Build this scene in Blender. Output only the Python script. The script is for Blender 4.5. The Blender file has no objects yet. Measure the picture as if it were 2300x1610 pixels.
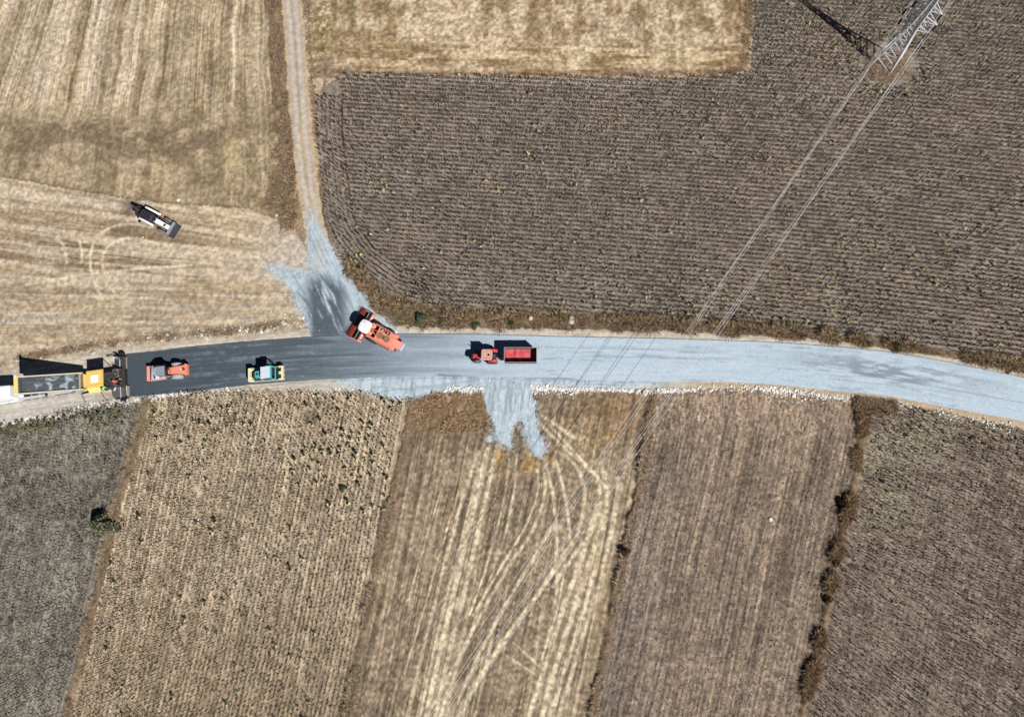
import bpy, math, random
import numpy as np
from mathutils import Vector, Matrix
random.seed(7)
rng = np.random.default_rng(11)
scene = bpy.context.scene
COL = scene.collection

# ---------------------------------------------------------------- camera, sky, sun, exposure
FPX, CAM_H, NX, NY = 1560.0, 102.0, 1250.0, 1060.0     # focal length in photo pixels, flying height, nadir in the photo
n_ = np.array([(NX-1150)/FPX, -(NY-805)/FPX, -1.0]); n_ /= np.linalg.norm(n_)
Zc = -n_
Xc = np.array([1.0, 0, 0])-Zc*Zc[0]; Xc /= np.linalg.norm(Xc)
Yc = np.cross(Zc, Xc)
RM = np.array([Xc, Yc, Zc])                              # camera -> world
cam_d = bpy.data.cameras.new('camera')
cam = bpy.data.objects.new('camera', cam_d); COL.objects.link(cam)
cam_d.sensor_fit = 'HORIZONTAL'; cam_d.sensor_width = 36.0
cam_d.lens = 36.0*FPX/2300.0
cam_d.clip_start = 0.5; cam_d.clip_end = 6000.0
cam.matrix_world = Matrix.Translation((0, 0, CAM_H)) @ Matrix(RM.tolist()).to_4x4()
scene.camera = cam

SHADOW_AZ, SUN_EL = 138.0, 45.0
world = bpy.data.worlds.new('World'); scene.world = world
world.use_nodes = True
wt = world.node_tree
for n in list(wt.nodes): wt.nodes.remove(n)
sky = wt.nodes.new('ShaderNodeTexSky'); sky.sky_type = 'NISHITA'; sky.sun_disc = False
sky.air_density = 0.30; sky.dust_density = 0.1; sky.ozone_density = 1.2
sky.sun_elevation = math.radians(SUN_EL); sky.sun_rotation = math.radians(132)
bgn = wt.nodes.new('ShaderNodeBackground'); bgn.inputs['Strength'].default_value = 0.05
wo = wt.nodes.new('ShaderNodeOutputWorld')
wt.links.new(sky.outputs[0], bgn.inputs[0]); wt.links.new(bgn.outputs[0], wo.inputs[0])
sd = bpy.data.lights.new('sun', 'SUN'); sd.energy = 5.0; sd.angle = math.radians(0.5); sd.color = (1.0, 0.975, 0.94)
sun = bpy.data.objects.new('sun', sd); COL.objects.link(sun)
az, el = math.radians(SHADOW_AZ), math.radians(SUN_EL)
sun.rotation_euler = Vector((math.cos(az)*math.cos(el), math.sin(az)*math.cos(el), -math.sin(el))).to_track_quat('-Z', 'Y').to_euler()
sun.location = (60, -60, 90)
scene.view_settings.view_transform = 'Standard'; scene.view_settings.look = 'None'
scene.view_settings.gamma = 1.0
scene.view_settings.exposure = 0.42
GAIN = 1.45                                              # display radiance of a sunlit white surface

# ---------------------------------------------------------------- geometry helpers
def G(px, py, h=0.0):
    """point of the photograph -> world point at height h"""
    d = RM @ np.array([(px-1150)/FPX, (805-py)/FPX, -1.0])
    t = (h-CAM_H)/d[2]
    return np.array([0, 0, CAM_H])+d*t
def to_px(x, y, z=0.0):
    p = np.stack([x, y, np.zeros_like(x)+z-CAM_H], -1)
    c = p @ RM
    return 1150+FPX*c[..., 0]/-c[..., 2], 805-FPX*c[..., 1]/-c[..., 2]
def lin(c):
    c = np.asarray(c, float)/255.0
    return np.where(c <= 0.04045, c/12.92, ((c+0.055)/1.055)**2.4)
def alb(r, g, b):
    """colour as seen in full sun (sRGB 0-255) -> base colour"""
    return np.clip(lin((r, g, b))/GAIN, 0.004, 0.86)
TABS = {}
def vnoise(x, y, seed):
    if seed not in TABS: TABS[seed] = np.random.default_rng(seed).random((257, 257)).astype(np.float32)
    T = TABS[seed]
    xi = np.floor(x); yi = np.floor(y); fx = (x-xi).astype(np.float32); fy = (y-yi).astype(np.float32)
    fx = fx*fx*(3-2*fx); fy = fy*fy*(3-2*fy)
    xi = xi.astype(np.int64) & 255; yi = yi.astype(np.int64) & 255
    return (T[yi, xi]*(1-fx)+T[yi, xi+1]*fx)*(1-fy)+(T[yi+1, xi]*(1-fx)+T[yi+1, xi+1]*fx)*fy
def fbm(x, y, scale, octv=4, seed=1, gain=0.55):
    s = 0.0; a = 1.0; tot = 0.0; f = 1.0/scale
    for o in range(octv):
        s = s+a*vnoise(x*f+o*17.3, y*f+o*9.1, seed*31+o); tot += a; a *= gain; f *= 2.03
    return s/tot
def sstep(a, b, x): 
    t = np.clip((x-a)/(b-a), 0, 1); return t*t*(3-2*t)
def inpoly(px, py, poly):
    r = np.zeros(px.shape, bool); n = len(poly)
    for i in range(n):
        x0, y0 = poly[i]; x1, y1 = poly[(i+1) % n]
        if y0 == y1: continue
        c = ((y0 > py) != (y1 > py)) & (px < (x1-x0)*(py-y0)/(y1-y0)+x0)
        r ^= c
    return r
def dline(px, py, pl):
    """distance to a polyline (photo pixels)"""
    d = np.full(px.shape, 1e9)
    for (x0, y0), (x1, y1) in zip(pl[:-1], pl[1:]):
        vx, vy = x1-x0, y1-y0; L = vx*vx+vy*vy
        t = np.clip(((px-x0)*vx+(py-y0)*vy)/L, 0, 1)
        d = np.minimum(d, np.hypot(px-x0-t*vx, py-y0-t*vy))
    return d
def ipl(x, pts):
    p = np.array(pts, float); return np.interp(x, p[:, 0], p[:, 1])
def mixc(a, b, t): 
    return a*(1-t[:, None])+b*t[:, None]
def A3(*c): return np.array(c, float)

# ---------------------------------------------------------------- scene-graph helpers
def props(o, label=None, cat=None, group=None, kind=None):
    if label: o['label'] = label
    if cat: o['category'] = cat
    if group: o['group'] = group
    if kind: o['kind'] = kind
    return o
def thing(name, label, cat, loc=(0, 0, 0), rz=0.0, group=None):
    o = bpy.data.objects.new(name, None); COL.objects.link(o)
    o.empty_display_size = 0.5
    o.location = loc; o.rotation_euler = (0, 0, rz)
    return props(o, label, cat, group)
def raw_mesh(name, V, loops, totals, mat, colors=None, smooth=False, parent=None, colname='Col'):
    me = bpy.data.meshes.new(name)
    V = np.asarray(V, np.float32).reshape(-1, 3); loops = np.asarray(loops, np.int32).ravel(); totals = np.asarray(totals, np.int32).ravel()
    me.vertices.add(len(V)); me.vertices.foreach_set('co', V.ravel())
    me.loops.add(len(loops)); me.loops.foreach_set('vertex_index', loops)
    me.polygons.add(len(totals))
    me.polygons.foreach_set('loop_start', np.concatenate([[0], np.cumsum(totals)[:-1]]).astype(np.int32))
    me.polygons.foreach_set('loop_total', totals)
    me.polygons.foreach_set('use_smooth', np.full(len(totals), smooth))
    me.update(calc_edges=True)
    if colors is not None:
        a = me.attributes.new(colname, 'FLOAT_COLOR', 'POINT')
        c = np.ones((len(V), 4), np.float32); c[:, :3] = colors
        a.data.foreach_set('color', c.ravel())
    me.materials.append(mat)
    o = bpy.data.objects.new(name, me); COL.objects.link(o)
    if parent is not None: o.parent = parent
    return o

# ---------------------------------------------------------------- materials
MATS = {}
def _new(name):
    m = bpy.data.materials.new(name); m.use_nodes = True
    nt = m.node_tree
    for n in list(nt.nodes): nt.nodes.remove(n)
    out = nt.nodes.new('ShaderNodeOutputMaterial'); b = nt.nodes.new('ShaderNodeBsdfPrincipled')
    nt.links.new(b.outputs[0], out.inputs[0])
    return m, nt, b
def paint(name, rgb, rough=0.5, metal=0.0, dirt=0.25, dirt_rgb=(150, 135, 115), scale=3.0, bump=0.0, spec=0.4):
    """paint, rubber, metal: base colour broken up by dust and wear"""
    if name in MATS: return MATS[name]
    m, nt, b = _new(name)
    tc = nt.nodes.new('ShaderNodeTexCoord'); nz = nt.nodes.new('ShaderNodeTexNoise')
    nz.inputs['Scale'].default_value = scale; nz.inputs['Detail'].default_value = 6; nz.inputs['Roughness'].default_value = 0.65
    rp = nt.nodes.new('ShaderNodeMapRange'); rp.inputs[1].default_value = 0.42; rp.inputs[2].default_value = 0.78; rp.inputs[3].default_value = 0.0; rp.inputs[4].default_value = dirt
    mx = nt.nodes.new('ShaderNodeMix'); mx.data_type = 'RGBA'
    mx.inputs['A'].default_value = (*alb(*rgb), 1); mx.inputs['B'].default_value = (*alb(*dirt_rgb), 1)
    nt.links.new(tc.outputs['Object'], nz.inputs['Vector']); nt.links.new(nz.outputs['Fac'], rp.inputs[0])
    nt.links.new(rp.outputs[0], mx.inputs['Factor']); nt.links.new(mx.outputs['Result'], b.inputs['Base Color'])
    b.inputs['Roughness'].default_value = rough; b.inputs['Metallic'].default_value = metal
    b.inputs['Specular IOR Level'].default_value = spec
    if bump:
        bp = nt.nodes.new('ShaderNodeBump'); bp.inputs['Strength'].default_value = bump; bp.inputs['Distance'].default_value = 0.03
        nt.links.new(nz.outputs['Fac'], bp.inputs['Height']); nt.links.new(bp.outputs[0], b.inputs['Normal'])
    MATS[name] = m
    return m
def attr_mat(name, rough=0.9, speck=0.25, sscale=6.0, bump=0.5, bscale=5.0, bdist=0.06, cracks=0.0, cscale=1.2, stretch=None, translucent=0.0):
    """ground and plant material: mapped colour x fine noise, bumpy, optional drying cracks"""
    m, nt, b = _new(name)
    at = nt.nodes.new('ShaderNodeAttribute'); at.attribute_name = 'Col'
    geo = nt.nodes.new('ShaderNodeNewGeometry')
    vec = geo.outputs['Position']
    if stretch:
        mp = nt.nodes.new('ShaderNodeMapping'); mp.inputs['Rotation'].default_value = (0, 0, stretch[0]); mp.inputs['Scale'].default_value = (stretch[1], stretch[2], 1)
        mp.vector_type = 'TEXTURE' if False else 'POINT'
        nt.links.new(vec, mp.inputs['Vector']); svec = mp.outputs[0]
    else: svec = vec
    nz = nt.nodes.new('ShaderNodeTexNoise'); nz.inputs['Scale'].default_value = sscale; nz.inputs['Detail'].default_value = 5; nz.inputs['Roughness'].default_value = 0.7
    nt.links.new(svec, nz.inputs['Vector'])
    mr = nt.nodes.new('ShaderNodeMapRange'); mr.inputs[1].default_value = 0.25; mr.inputs[2].default_value = 0.75
    mr.inputs[3].default_value = 1-speck; mr.inputs[4].default_value = 1+speck; mr.clamp = False
    nt.links.new(nz.outputs['Fac'], mr.inputs[0])
    mul = nt.nodes.new('ShaderNodeVectorMath'); mul.operation = 'SCALE'
    nt.links.new(at.outputs['Color'], mul.inputs[0]); nt.links.new(mr.outputs[0], mul.inputs['Scale'])
    colout = mul.outputs[0]
    nb = nt.nodes.new('ShaderNodeTexNoise'); nb.inputs['Scale'].default_value = bscale; nb.inputs['Detail'].default_value = 4; nb.inputs['Roughness'].default_value = 0.65
    nt.links.new(svec, nb.inputs['Vector'])
    hsock = nb.outputs['Fac']
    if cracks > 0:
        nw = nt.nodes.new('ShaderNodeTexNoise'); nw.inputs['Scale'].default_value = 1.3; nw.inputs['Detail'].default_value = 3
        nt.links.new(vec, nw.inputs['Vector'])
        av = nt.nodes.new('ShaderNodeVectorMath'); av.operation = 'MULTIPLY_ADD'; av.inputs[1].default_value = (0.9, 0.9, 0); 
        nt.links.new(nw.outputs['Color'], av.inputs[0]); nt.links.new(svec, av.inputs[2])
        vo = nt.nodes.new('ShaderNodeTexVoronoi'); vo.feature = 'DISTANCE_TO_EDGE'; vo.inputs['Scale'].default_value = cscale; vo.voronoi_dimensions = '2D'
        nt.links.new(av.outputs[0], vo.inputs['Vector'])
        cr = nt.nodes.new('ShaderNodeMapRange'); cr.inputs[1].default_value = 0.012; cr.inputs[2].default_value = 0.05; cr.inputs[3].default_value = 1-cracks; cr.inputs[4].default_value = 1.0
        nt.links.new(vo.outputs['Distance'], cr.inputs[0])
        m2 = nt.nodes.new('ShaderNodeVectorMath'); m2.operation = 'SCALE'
        nt.links.new(colout, m2.inputs[0]); nt.links.new(cr.outputs[0], m2.inputs['Scale']); colout = m2.outputs[0]  # crack lines darkened in the colour, standing in for shade inside them
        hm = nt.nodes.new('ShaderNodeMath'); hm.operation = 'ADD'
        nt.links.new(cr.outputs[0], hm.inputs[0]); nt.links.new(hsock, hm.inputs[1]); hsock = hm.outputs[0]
    nt.links.new(colout, b.inputs['Base Color'])
    b.inputs['Roughness'].default_value = rough; b.inputs['Specular IOR Level'].default_value = 0.15
    if bump:
        bp = nt.nodes.new('ShaderNodeBump'); bp.inputs['Strength'].default_value = bump; bp.inputs['Distance'].default_value = bdist
        nt.links.new(hsock, bp.inputs['Height']); nt.links.new(bp.outputs[0], b.inputs['Normal'])
    return m

# ---------------------------------------------------------------- outlines, in photo pixels (2300 x 1610), laid on the ground
ROAD_N = [(-300, 893), (-100, 852), (100, 823), (200, 808), (278, 797), (330, 791), (400, 782), (500, 772), (550, 767), (690, 757), (800, 752), (900, 749), (1050, 750), (1240, 755), (1471, 759.5), (1655, 765), (1748, 768.5), (1840, 775), (1979, 787), (2117, 810), (2300, 847), (2500, 900), (2700, 970)]
ROAD_S = [(-300, 995), (-100, 950), (100, 918), (200, 903), (289, 892), (400, 882.5), (460, 876), (560, 864), (700, 853.5), (865, 847), (1048, 845), (1170, 848), (1240, 851.6), (1471, 856), (1655, 859), (1748, 863), (1840, 875), (1979, 886), (2117, 912), (2300, 946), (2500, 1000), (2700, 1070)]
VERGE_N_LOW = [(-300, 905), (-250, 890), (0, 838), (60, 820), (130, 804), (250, 783), (400, 765), (560, 752), (690, 738), (780, 733), (900, 732), (1000, 737), (1200, 738), (1400, 741), (1600, 748), (1800, 758), (1900, 769), (2100, 799), (2300, 832), (2600, 918)]
SHOULD_S = [(-300, 1022), (-250, 1010), (0, 955), (60, 943), (130, 927), (180, 912), (250, 905), (330, 897), (420, 881), (520, 877), (650, 879), (760, 881), (830, 876), (870, 890), (930, 897), (960, 890), (1010, 880), (1080, 878), (1190, 868), (1240, 871), (1500, 876), (1560, 873), (1700, 872), (1800, 880), (1900, 893), (2020, 905), (2070, 918), (2200, 945), (2300, 965), (2600, 1060)]
TRACK_W = [(618, -250), (632, 0), (640, 100), (645, 200), (652, 300), (664, 400), (678, 480), (690, 560), (697, 640)]
TRACK_E = [(668, -250), (677, 0), (684, 60), (691, 150), (697, 230), (705, 330), (717, 430), (728, 505), (748, 570)]
TRACK_C = [(643, -250), (655, 0), (662, 100), (668, 200), (678, 300), (690, 400), (703, 500), (712, 560)]
P_TRACK = TRACK_W+TRACK_E[::-1]
B_TOP = [(-300, 350), (0, 397), (160, 425), (290, 448), (420, 460), (560, 470), (640, 500), (675, 530)]
P_NW = [(-300, -250), (590, -250), (606, 0), (620, 120), (632, 250), (642, 330), (652, 400), (664, 470), (675, 530)]+B_TOP[::-1]
P_VERGE_W = [(588, -250), (604, 0), (618, 120), (629, 250), (636, 320), (618, 380), (596, 430), (585, 468), (640, 498), (668, 525), (695, 575)]+TRACK_W[::-1][1:]
P_W = B_TOP+[(700, 580), (705, 760), (690, 760)]+[(400, 800), (0, 860), (-300, 930)]
P_C = [(672, -250), (1694, -250), (1692, 0), (1688, 90), (1682, 158), (1640, 166), (1500, 175), (1300, 172), (1000, 170), (780, 165), (725, 195), (712, 215)]+[(691, 150), (684, 60), (677, 0)]
D_WEST = [(708, 215), (706, 260), (710, 330), (722, 430), (732, 500), (752, 545), (800, 608), (880, 664), (960, 688)]
D_SOUTH = [(960, 688), (1100, 695), (1300, 704), (1500, 714), (1700, 737), (1900, 757), (2100, 785), (2300, 812), (2600, 880)]
P_D = [(1694, -250), (2700, -250), (2700, 900), (2600, 880)]+D_SOUTH[::-1]+D_WEST[::-1][1:]+[(725, 195), (780, 166), (1000, 171), (1300, 173), (1500, 176), (1640, 168), (1684, 160), (1690, 90), (1693, 0)]
P_GRAV_N = [(697, 470), (704, 500), (720, 522), (735, 545), (760, 582), (792, 627), (820, 668), (850, 705), (880, 735), (905, 752), (905, 775), (700, 775), (694, 740), (690, 715), (670, 690), (655, 652), (635, 625), (600, 597), (628, 601), (692, 615), (695, 560), (692, 500)]
P_GRAV_S = [(740, 850), (800, 866), (832, 880), (870, 892), (930, 898), (960, 891), (1010, 879), (1083, 877), (1092, 920), (1108, 950), (1115, 985), (1128, 995), (1140, 1000), (1147, 1003), (1144, 970), (1155, 946), (1172, 945), (1179, 970), (1190, 1000), (1200, 1018), (1215, 1022), (1230, 1010), (1205, 960), (1201, 900), (1190, 876), (1200, 863), (1300, 867), (1400, 868), (1480, 866), (1500, 850), (1100, 835)]
RIDGE1 = [(330, 900), (322, 930), (310, 985), (285, 1065), (262, 1140), (240, 1240), (205, 1385), (165, 1550), (120, 1760)]
RIDGE2 = [(925, 905), (905, 1010), (888, 1090), (855, 1230), (820, 1400), (785, 1580), (745, 1780)]
RIDGE3 = [(1472, 880), (1462, 940), (1440, 1080), (1405, 1235), (1365, 1440), (1330, 1610), (1290, 1800)]
RIDGE4 = [(1935, 905), (1942, 960), (1920, 1080), (1880, 1240), (1848, 1410), (1800, 1610), (1755, 1800)]
def xridge(pl, py): 
    p = np.array(pl, float); return np.interp(py, p[:, 1], p[:, 0])

# ---------------------------------------------------------------- the ground: one fine sheet, cut into fields, banks, tracks and spills
STEP = 0.17
gx = np.arange(-112, 90, STEP); gy = np.arange(-52, 93, STEP)
XX, YY = np.meshgrid(gx, gy); NYr, NXr = XX.shape
X = XX.ravel(); Y = YY.ravel()
PX, PY = to_px(X, Y)
wob = 7.0*(fbm(X, Y, 1.6, 4, 3)-0.5)+5.0*(fbm(X, Y, .5, 2, 13)-.5)
wob2 = 7.0*(fbm(X, Y, 1.7, 4, 4)-0.5)+5.0*(fbm(X, Y, .5, 2, 14)-.5)
JX, JY = PX+wob, PY+wob2
rxn = ipl  # 1-D interpolation of an outline
yN_low = np.interp(JX, *np.array(VERGE_N_LOW, float).T); yS_sh = np.interp(JX, *np.array(SHOULD_S, float).T)
r1, r2, r3, r4 = [xridge(r, JY) for r in (RIDGE1, RIDGE2, RIDGE3, RIDGE4)]
reg = np.full(X.shape, 3, np.int8)                      # default: western field
reg[inpoly(JX, JY, P_NW)] = 0
reg[inpoly(JX, JY, P_C)] = 4
reg[inpoly(JX, JY, P_D)] = 5
south = JY > yS_sh
reg[south & (JX < r1)] = 9; reg[south & (JX >= r1) & (JX < r2)] = 10; reg[south & (JX >= r2) & (JX < r3)] = 11
reg[south & (JX >= r3) & (JX < r4)] = 12; reg[south & (JX >= r4)] = 13
vn = (JX > 716) & (JY < yN_low) & ~np.isin(reg, (0, 4, 5)) & (JY > 420)
reg[vn] = 6
reg[inpoly(JX, JY, P_VERGE_W)] = 1
reg[inpoly(JX, JY, P_TRACK)] = 2
bw1 = 11+4*fbm(X, Y, 5, 2, 41)
for R, w in ((RIDGE1, 10), (RIDGE2, 9), (RIDGE3, 8), (RIDGE4, 10)):
    reg[south & (np.abs(JX-xridge(R, JY)) < w)] = 14
reg[(JY >= yN_low) & (JY <= yS_sh) & (reg != 2)] = 7
gravel = inpoly(PX+1.6*wob, PY+1.6*wob2, P_GRAV_N) | inpoly(PX+1.0*wob, PY+1.0*wob2, P_GRAV_S) | (np.hypot(JX-1098, JY-985) < 9)
reg[gravel] = 8

# heights
Z = 0.05*(fbm(X, Y, 7, 3, 5)-0.5)
flat = np.exp(-(np.maximum(0, np.abs(PY-850)-60)/40)**2)
d_r = np.full(X.shape, 1e9)
for R in (RIDGE1, RIDGE2, RIDGE3, RIDGE4):
    d_r = np.minimum(d_r, np.abs(PX-xridge(R, PY))+np.where(south, 0, 400))
Z += 0.22*np.exp(-(d_r/9.0)**2)*(0.5+fbm(X, Y, 3, 3, 6))
dvn = dline(PX, PY, [(800, 640), (860, 700), (960, 712), (1200, 718), (1500, 730), (1800, 748), (2000, 775), (2300, 822)])
Z += np.where(np.isin(reg, (5, 6)), 0.30*np.exp(-(dvn/10.0)**2)*(0.5+fbm(X, Y, 3, 3, 7)), 0)
dvw = dline(PX, PY, [(612, -200), (612, 0), (628, 150), (640, 300), (650, 400), (650, 470)])
Z += 0.28*np.exp(-(dvw/9.0)**2)*(0.5+fbm(X, Y, 3, 3, 8))
soil = np.isin(reg, (5, 9, 10, 12, 13))
Z += np.where(soil, 0.05*(fbm(X, Y, 0.8, 3, 9)-0.5), 0)
def furrow(code, d, spacing, bounds, bend, amp, mask=1.0):
    """low ridges along the crop rows"""
    (x0, x1, y0, y1) = bounds; R = math.hypot(x1-x0, y1-y0)/2+2; d = np.array(d, float); d = d/np.linalg.norm(d)
    U = (X-(x0+x1)/2)*d[0]+(Y-(y0+y1)/2)*d[1]; V_ = -(X-(x0+x1)/2)*d[1]+(Y-(y0+y1)/2)*d[0]
    return np.where(reg == code, amp*np.cos(2*math.pi*(V_-bend(U)+R)/spacing)*mask, 0)
def dirw(a, b): return (G(*b)-G(*a))[:2]
BALL = (gx[0], gx[-1], gy[0], gy[-1]); BSOUTH = (gx[0], gx[-1], gy[0], 30)
Z += furrow(5, dirw((1500, 400), (1700, 420)), .70, BALL, lambda u: 1.2*np.sin(u/34.0), .045, (dline(PX, PY, D_WEST) > 60))
for code_, r_, sp_, am_ in ((9, RIDGE1, .62, .03), (10, RIDGE2, .64, .03), (12, RIDGE4, .60, .035), (13, RIDGE4, .60, .035)):
    Z += furrow(code_, dirw(r_[2], r_[-2]), sp_, BSOUTH, lambda u: .5*np.sin(u/13.), am_)
Z += np.where(np.isin(reg, (0, 3, 4, 11)), 0.022*(fbm(X, Y, 0.6, 3, 10)-0.5), 0)
dyR = np.minimum(np.abs(PY-np.interp(PX, *np.array(ROAD_N, float).T)), np.abs(PY-np.interp(PX, *np.array(ROAD_S, float).T)))
inroad = (PY > np.interp(PX, *np.array(ROAD_N, float).T)-3) & (PY < np.interp(PX, *np.array(ROAD_S, float).T)+3)
Z = np.where(inroad, -0.03, Z)
# the spill of fill at the north junction and south exit is a low heap
Z += np.where(reg == 8, 0.03+0.05*fbm(X, Y, 1.5, 3, 12), 0)
Z = np.where(inroad, -0.03, Z)

CLR = np.zeros((len(X), 3))
fine = np.clip(.5+1.5*(fbm(X, Y, 0.42, 2, 20)-.5), 0, 1)                            # straw-sized flecks
big = fbm(X, Y, 9.0, 4, 21)
mid = fbm(X, Y, 2.6, 4, 22)
def chaikin(pl, n=3):
    for _ in range(n):
        q = [pl[0]]
        for a_, b_ in zip(pl[:-1], pl[1:]): q += [(.75*a_[0]+.25*b_[0], .75*a_[1]+.25*b_[1]), (.25*a_[0]+.75*b_[0], .25*a_[1]+.75*b_[1])]
        pl = q+[pl[-1]]
    return pl
def bands(s, lst, soft):
    r = np.zeros(s.shape)
    for a, b, k in lst: r = np.maximum(r, k*sstep(a-soft, a+soft, s)*(1-sstep(b-soft, b+soft, s)))
    return r

# --- north-west stubble: pale swaths fanning out, brown headland below
m = reg == 0
x, y, px, py = X[m], Y[m], PX[m], PY[m]
x0 = (px+0.36*py)/(1+0.36*py/560.0)+16*(fbm(x, y, 6, 3, 30)-0.5)
lt = bands(x0, [(-60, -8, .9), (10, 38, .8), (66, 96, .75), (118, 182, 1.0), (214, 256, .95), (292, 330, .8), (350, 376, .55), (412, 432, .4), (524, 534, .8), (556, 562, .8), (572, 600, .55)], 5)
streak = fbm(x0*0.9, py*0.035, 6.0, 3, 31)
fade = 1-sstep(190, 300, py+70*(big[m]-0.5))
lt = lt*fade*(0.7+0.5*sstep(.3, .6, streak))
hy = (py-0.03*px)+22*(fbm(x, y, 8, 3, 32)-0.5)
hb = bands(hy, [(262, 352, .9)], 22)*sstep(.36, .6, fbm(px*.6, py*1.3, 40, 3, 33))*(1-sstep(520, 600, px))
gold = sstep(.44, .66, fbm(px, py*1.6, 55, 3, 34))*sstep(150, 330, py)
base = mixc(A3(184, 164, 136)+np.zeros((m.sum(), 3)), A3(142, 124, 98), sstep(.35, .7, 0.5*streak+0.5*mid[m]))
c = mixc(base, A3(210, 191, 166), np.clip(.75*lt, 0, .85))
c = mixc(c, A3(120, 103, 82), 0.8*hb)
c = mixc(c, A3(196, 176, 140), 0.45*gold*(1-hb))
c = mixc(c, A3(134, 116, 88), 0.5*sstep(.5, .72, fbm(x0, py*.12, 14, 3, 35))*sstep(380, 420, px)*(1-lt))
c = mixc(c, A3(122, 104, 82), 0.65*np.exp(-(dline(px, py, B_TOP)/6.0)**2))
c = mixc(c, A3(220, 200, 152), 0.7*np.exp(-((px-520)/22)**2-((py-345)/34)**2))
fl_ = fbm(x0, py*.012, 2.6, 2, 36)
c *= (1+0.36*(fine[m]-0.5)+.62*(fl_-.5)*(.25+.75*fade))[:, None]
CLR[m] = c

# --- western field: streaks bending from the field edge round to the road, tyre loops
m = reg == 3
x, y, px, py = X[m], Y[m], PX[m], PY[m]
y0 = (py-px*0.41)/(1-0.00058*np.clip(px, -200, 900))
st = fbm(px*0.06, y0, 9.0, 4, 40); st2 = fbm(px*0.12, y0, 3.5, 3, 42)
dark = sstep(.36, .58, 0.65*st+0.35*big[m])*np.exp(-((px-210)/270.)**2-((py-570)/85.)**2)
c = mixc(A3(196, 175, 146)+np.zeros((m.sum(), 3)), A3(172, 151, 124), sstep(.42, .62, st2))
c = mixc(c, A3(126, 107, 86), np.clip(1.3*dark, 0, .9))
c = mixc(c, A3(152, 132, 108), .6*sstep(.5, .62, st)*sstep(.4, .55, mid[m]))
c = mixc(c, A3(216, 199, 176), .7*sstep(.52, .66, fbm(px*.05, y0, 14, 3, 43)))
c = mixc(c, A3(176, 166, 152), .6*sstep(.5, .6, fbm(px*.1, y0, 7, 3, 44))*sstep(600, 720, py))
dust = np.exp(-((px-650)/75.)**2-((py-575)/75.)**2)
c = mixc(c, A3(198, 184, 168), np.clip(1.0*dust, 0, .8))
c = mixc(c, A3(214, 192, 156), .45*sstep(.48, .6, mid[m])*sstep(380, 520, px)*(1-dust))
for pl in ([(232, 672), (212, 640), (203, 600), (203, 565), (214, 538), (236, 517), (262, 505), (300, 502), (345, 512)], [(262, 662), (240, 640), (229, 600), (232, 566), (248, 548), (272, 536), (310, 534), (350, 546)], [(150, 590), (147, 565), (140, 545), (128, 534)], [(184, 590), (184, 562), (178, 540)], [(60, 640), (150, 622), (300, 604), (430, 596)]):
    c = mixc(c, A3(232, 215, 186), .8*np.exp(-(dline(px, py, chaikin(pl, 2))/3.0)**2))
bank = np.exp(-((py-np.interp(px, [0, 130, 250, 420, 560, 690], [818, 790, 768, 752, 738, 716]))/9.0)**2)
c = mixc(c, A3(150, 128, 106), .75*bank*sstep(.38, .55, mid[m]))
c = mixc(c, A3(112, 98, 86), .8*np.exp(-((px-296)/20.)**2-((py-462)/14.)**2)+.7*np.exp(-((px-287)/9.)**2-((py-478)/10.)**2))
c *= (1+0.34*(fine[m]-0.5))[:, None]
CLR[m] = c

# --- golden field, top middle
m = reg == 4
x, y, px, py = X[m], Y[m], PX[m], PY[m]
low = sstep(70, 120, py+26*(fbm(x, y, 7, 3, 50)-.5))
hs = fbm(px*.10, py, 8, 4, 51); vs = fbm(px, py*.22, 26, 4, 52)
c = mixc(A3(202, 181, 152)+np.zeros((m.sum(), 3)), A3(148, 125, 95), .9*sstep(.45, .62, .6*vs+.4*mid[m])*(1-.5*low))
c = mixc(c, A3(204, 181, 144), .5*sstep(.42, .6, hs)*low)
c = mixc(c, A3(138, 114, 82), .9*sstep(.46, .62, .5*hs+.5*big[m])*low)
c = mixc(c, A3(218, 196, 156), .6*sstep(.56, .68, fbm(px*.07, py, 5, 3, 53))*low)
c = mixc(c, A3(124, 104, 64), .8*np.exp(-((px-722)/26.)**2)*sstep(.38, .56, fbm(px+.6*py, py, 10, 3, 54))*(1-sstep(110, 150, py)))
c = mixc(c, A3(118, 108, 72), .6*np.exp(-((px-790)/9.)**2)*(1-sstep(50, 90, py)))
c = mixc(c, A3(160, 140, 122), .75*np.exp(-((px-735)/45.)**2-((py-172)/34.)**2))
c = mixc(c, A3(136, 108, 78), .85*np.exp(-((px-1664+.1*py)/17.)**2)*(.4+.6*sstep(.4, .6, mid[m])))
c = mixc(c, A3(128, 104, 82), .7*np.exp(-((py-np.interp(px, [780, 1300, 1640], [164, 168, 160]))/7.)**2))
c *= (1+0.5*(fine[m]-0.5))[:, None]
CLR[m] = c

# --- dark field, north-east
m = reg == 5
x, y, px, py = X[m], Y[m], PX[m], PY[m]
c = mixc(A3(144, 132, 119)+np.zeros((m.sum(), 3)), A3(134, 122, 110), sstep(.35, .65, mid[m]))
c = mixc(c, A3(160, 142, 124), .4*sstep(.55, .7, big[m]))
c = mixc(c, A3(162, 150, 136), .75*np.exp(-(np.minimum(dline(px, py, D_WEST[:4]), dline(px, py, [(780, 176), (1000, 180), (1500, 184)]))/9.)**2))
c = mixc(c, A3(146, 135, 122), .7*np.exp(-(dline(px, py, D_SOUTH)/7.)**2))
pyl = np.hypot((px-1997), (py-148)*1.25)
c = mixc(c, A3(156, 143, 128), .6*(1-sstep(44, 74, pyl+26*(mid[m]-.5))))
c = mixc(c, A3(160, 132, 106), .9*(1-sstep(30, 50, pyl+18*(mid[m]-.5))))
c *= (1+0.34*(fine[m]-0.5))[:, None]
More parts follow.
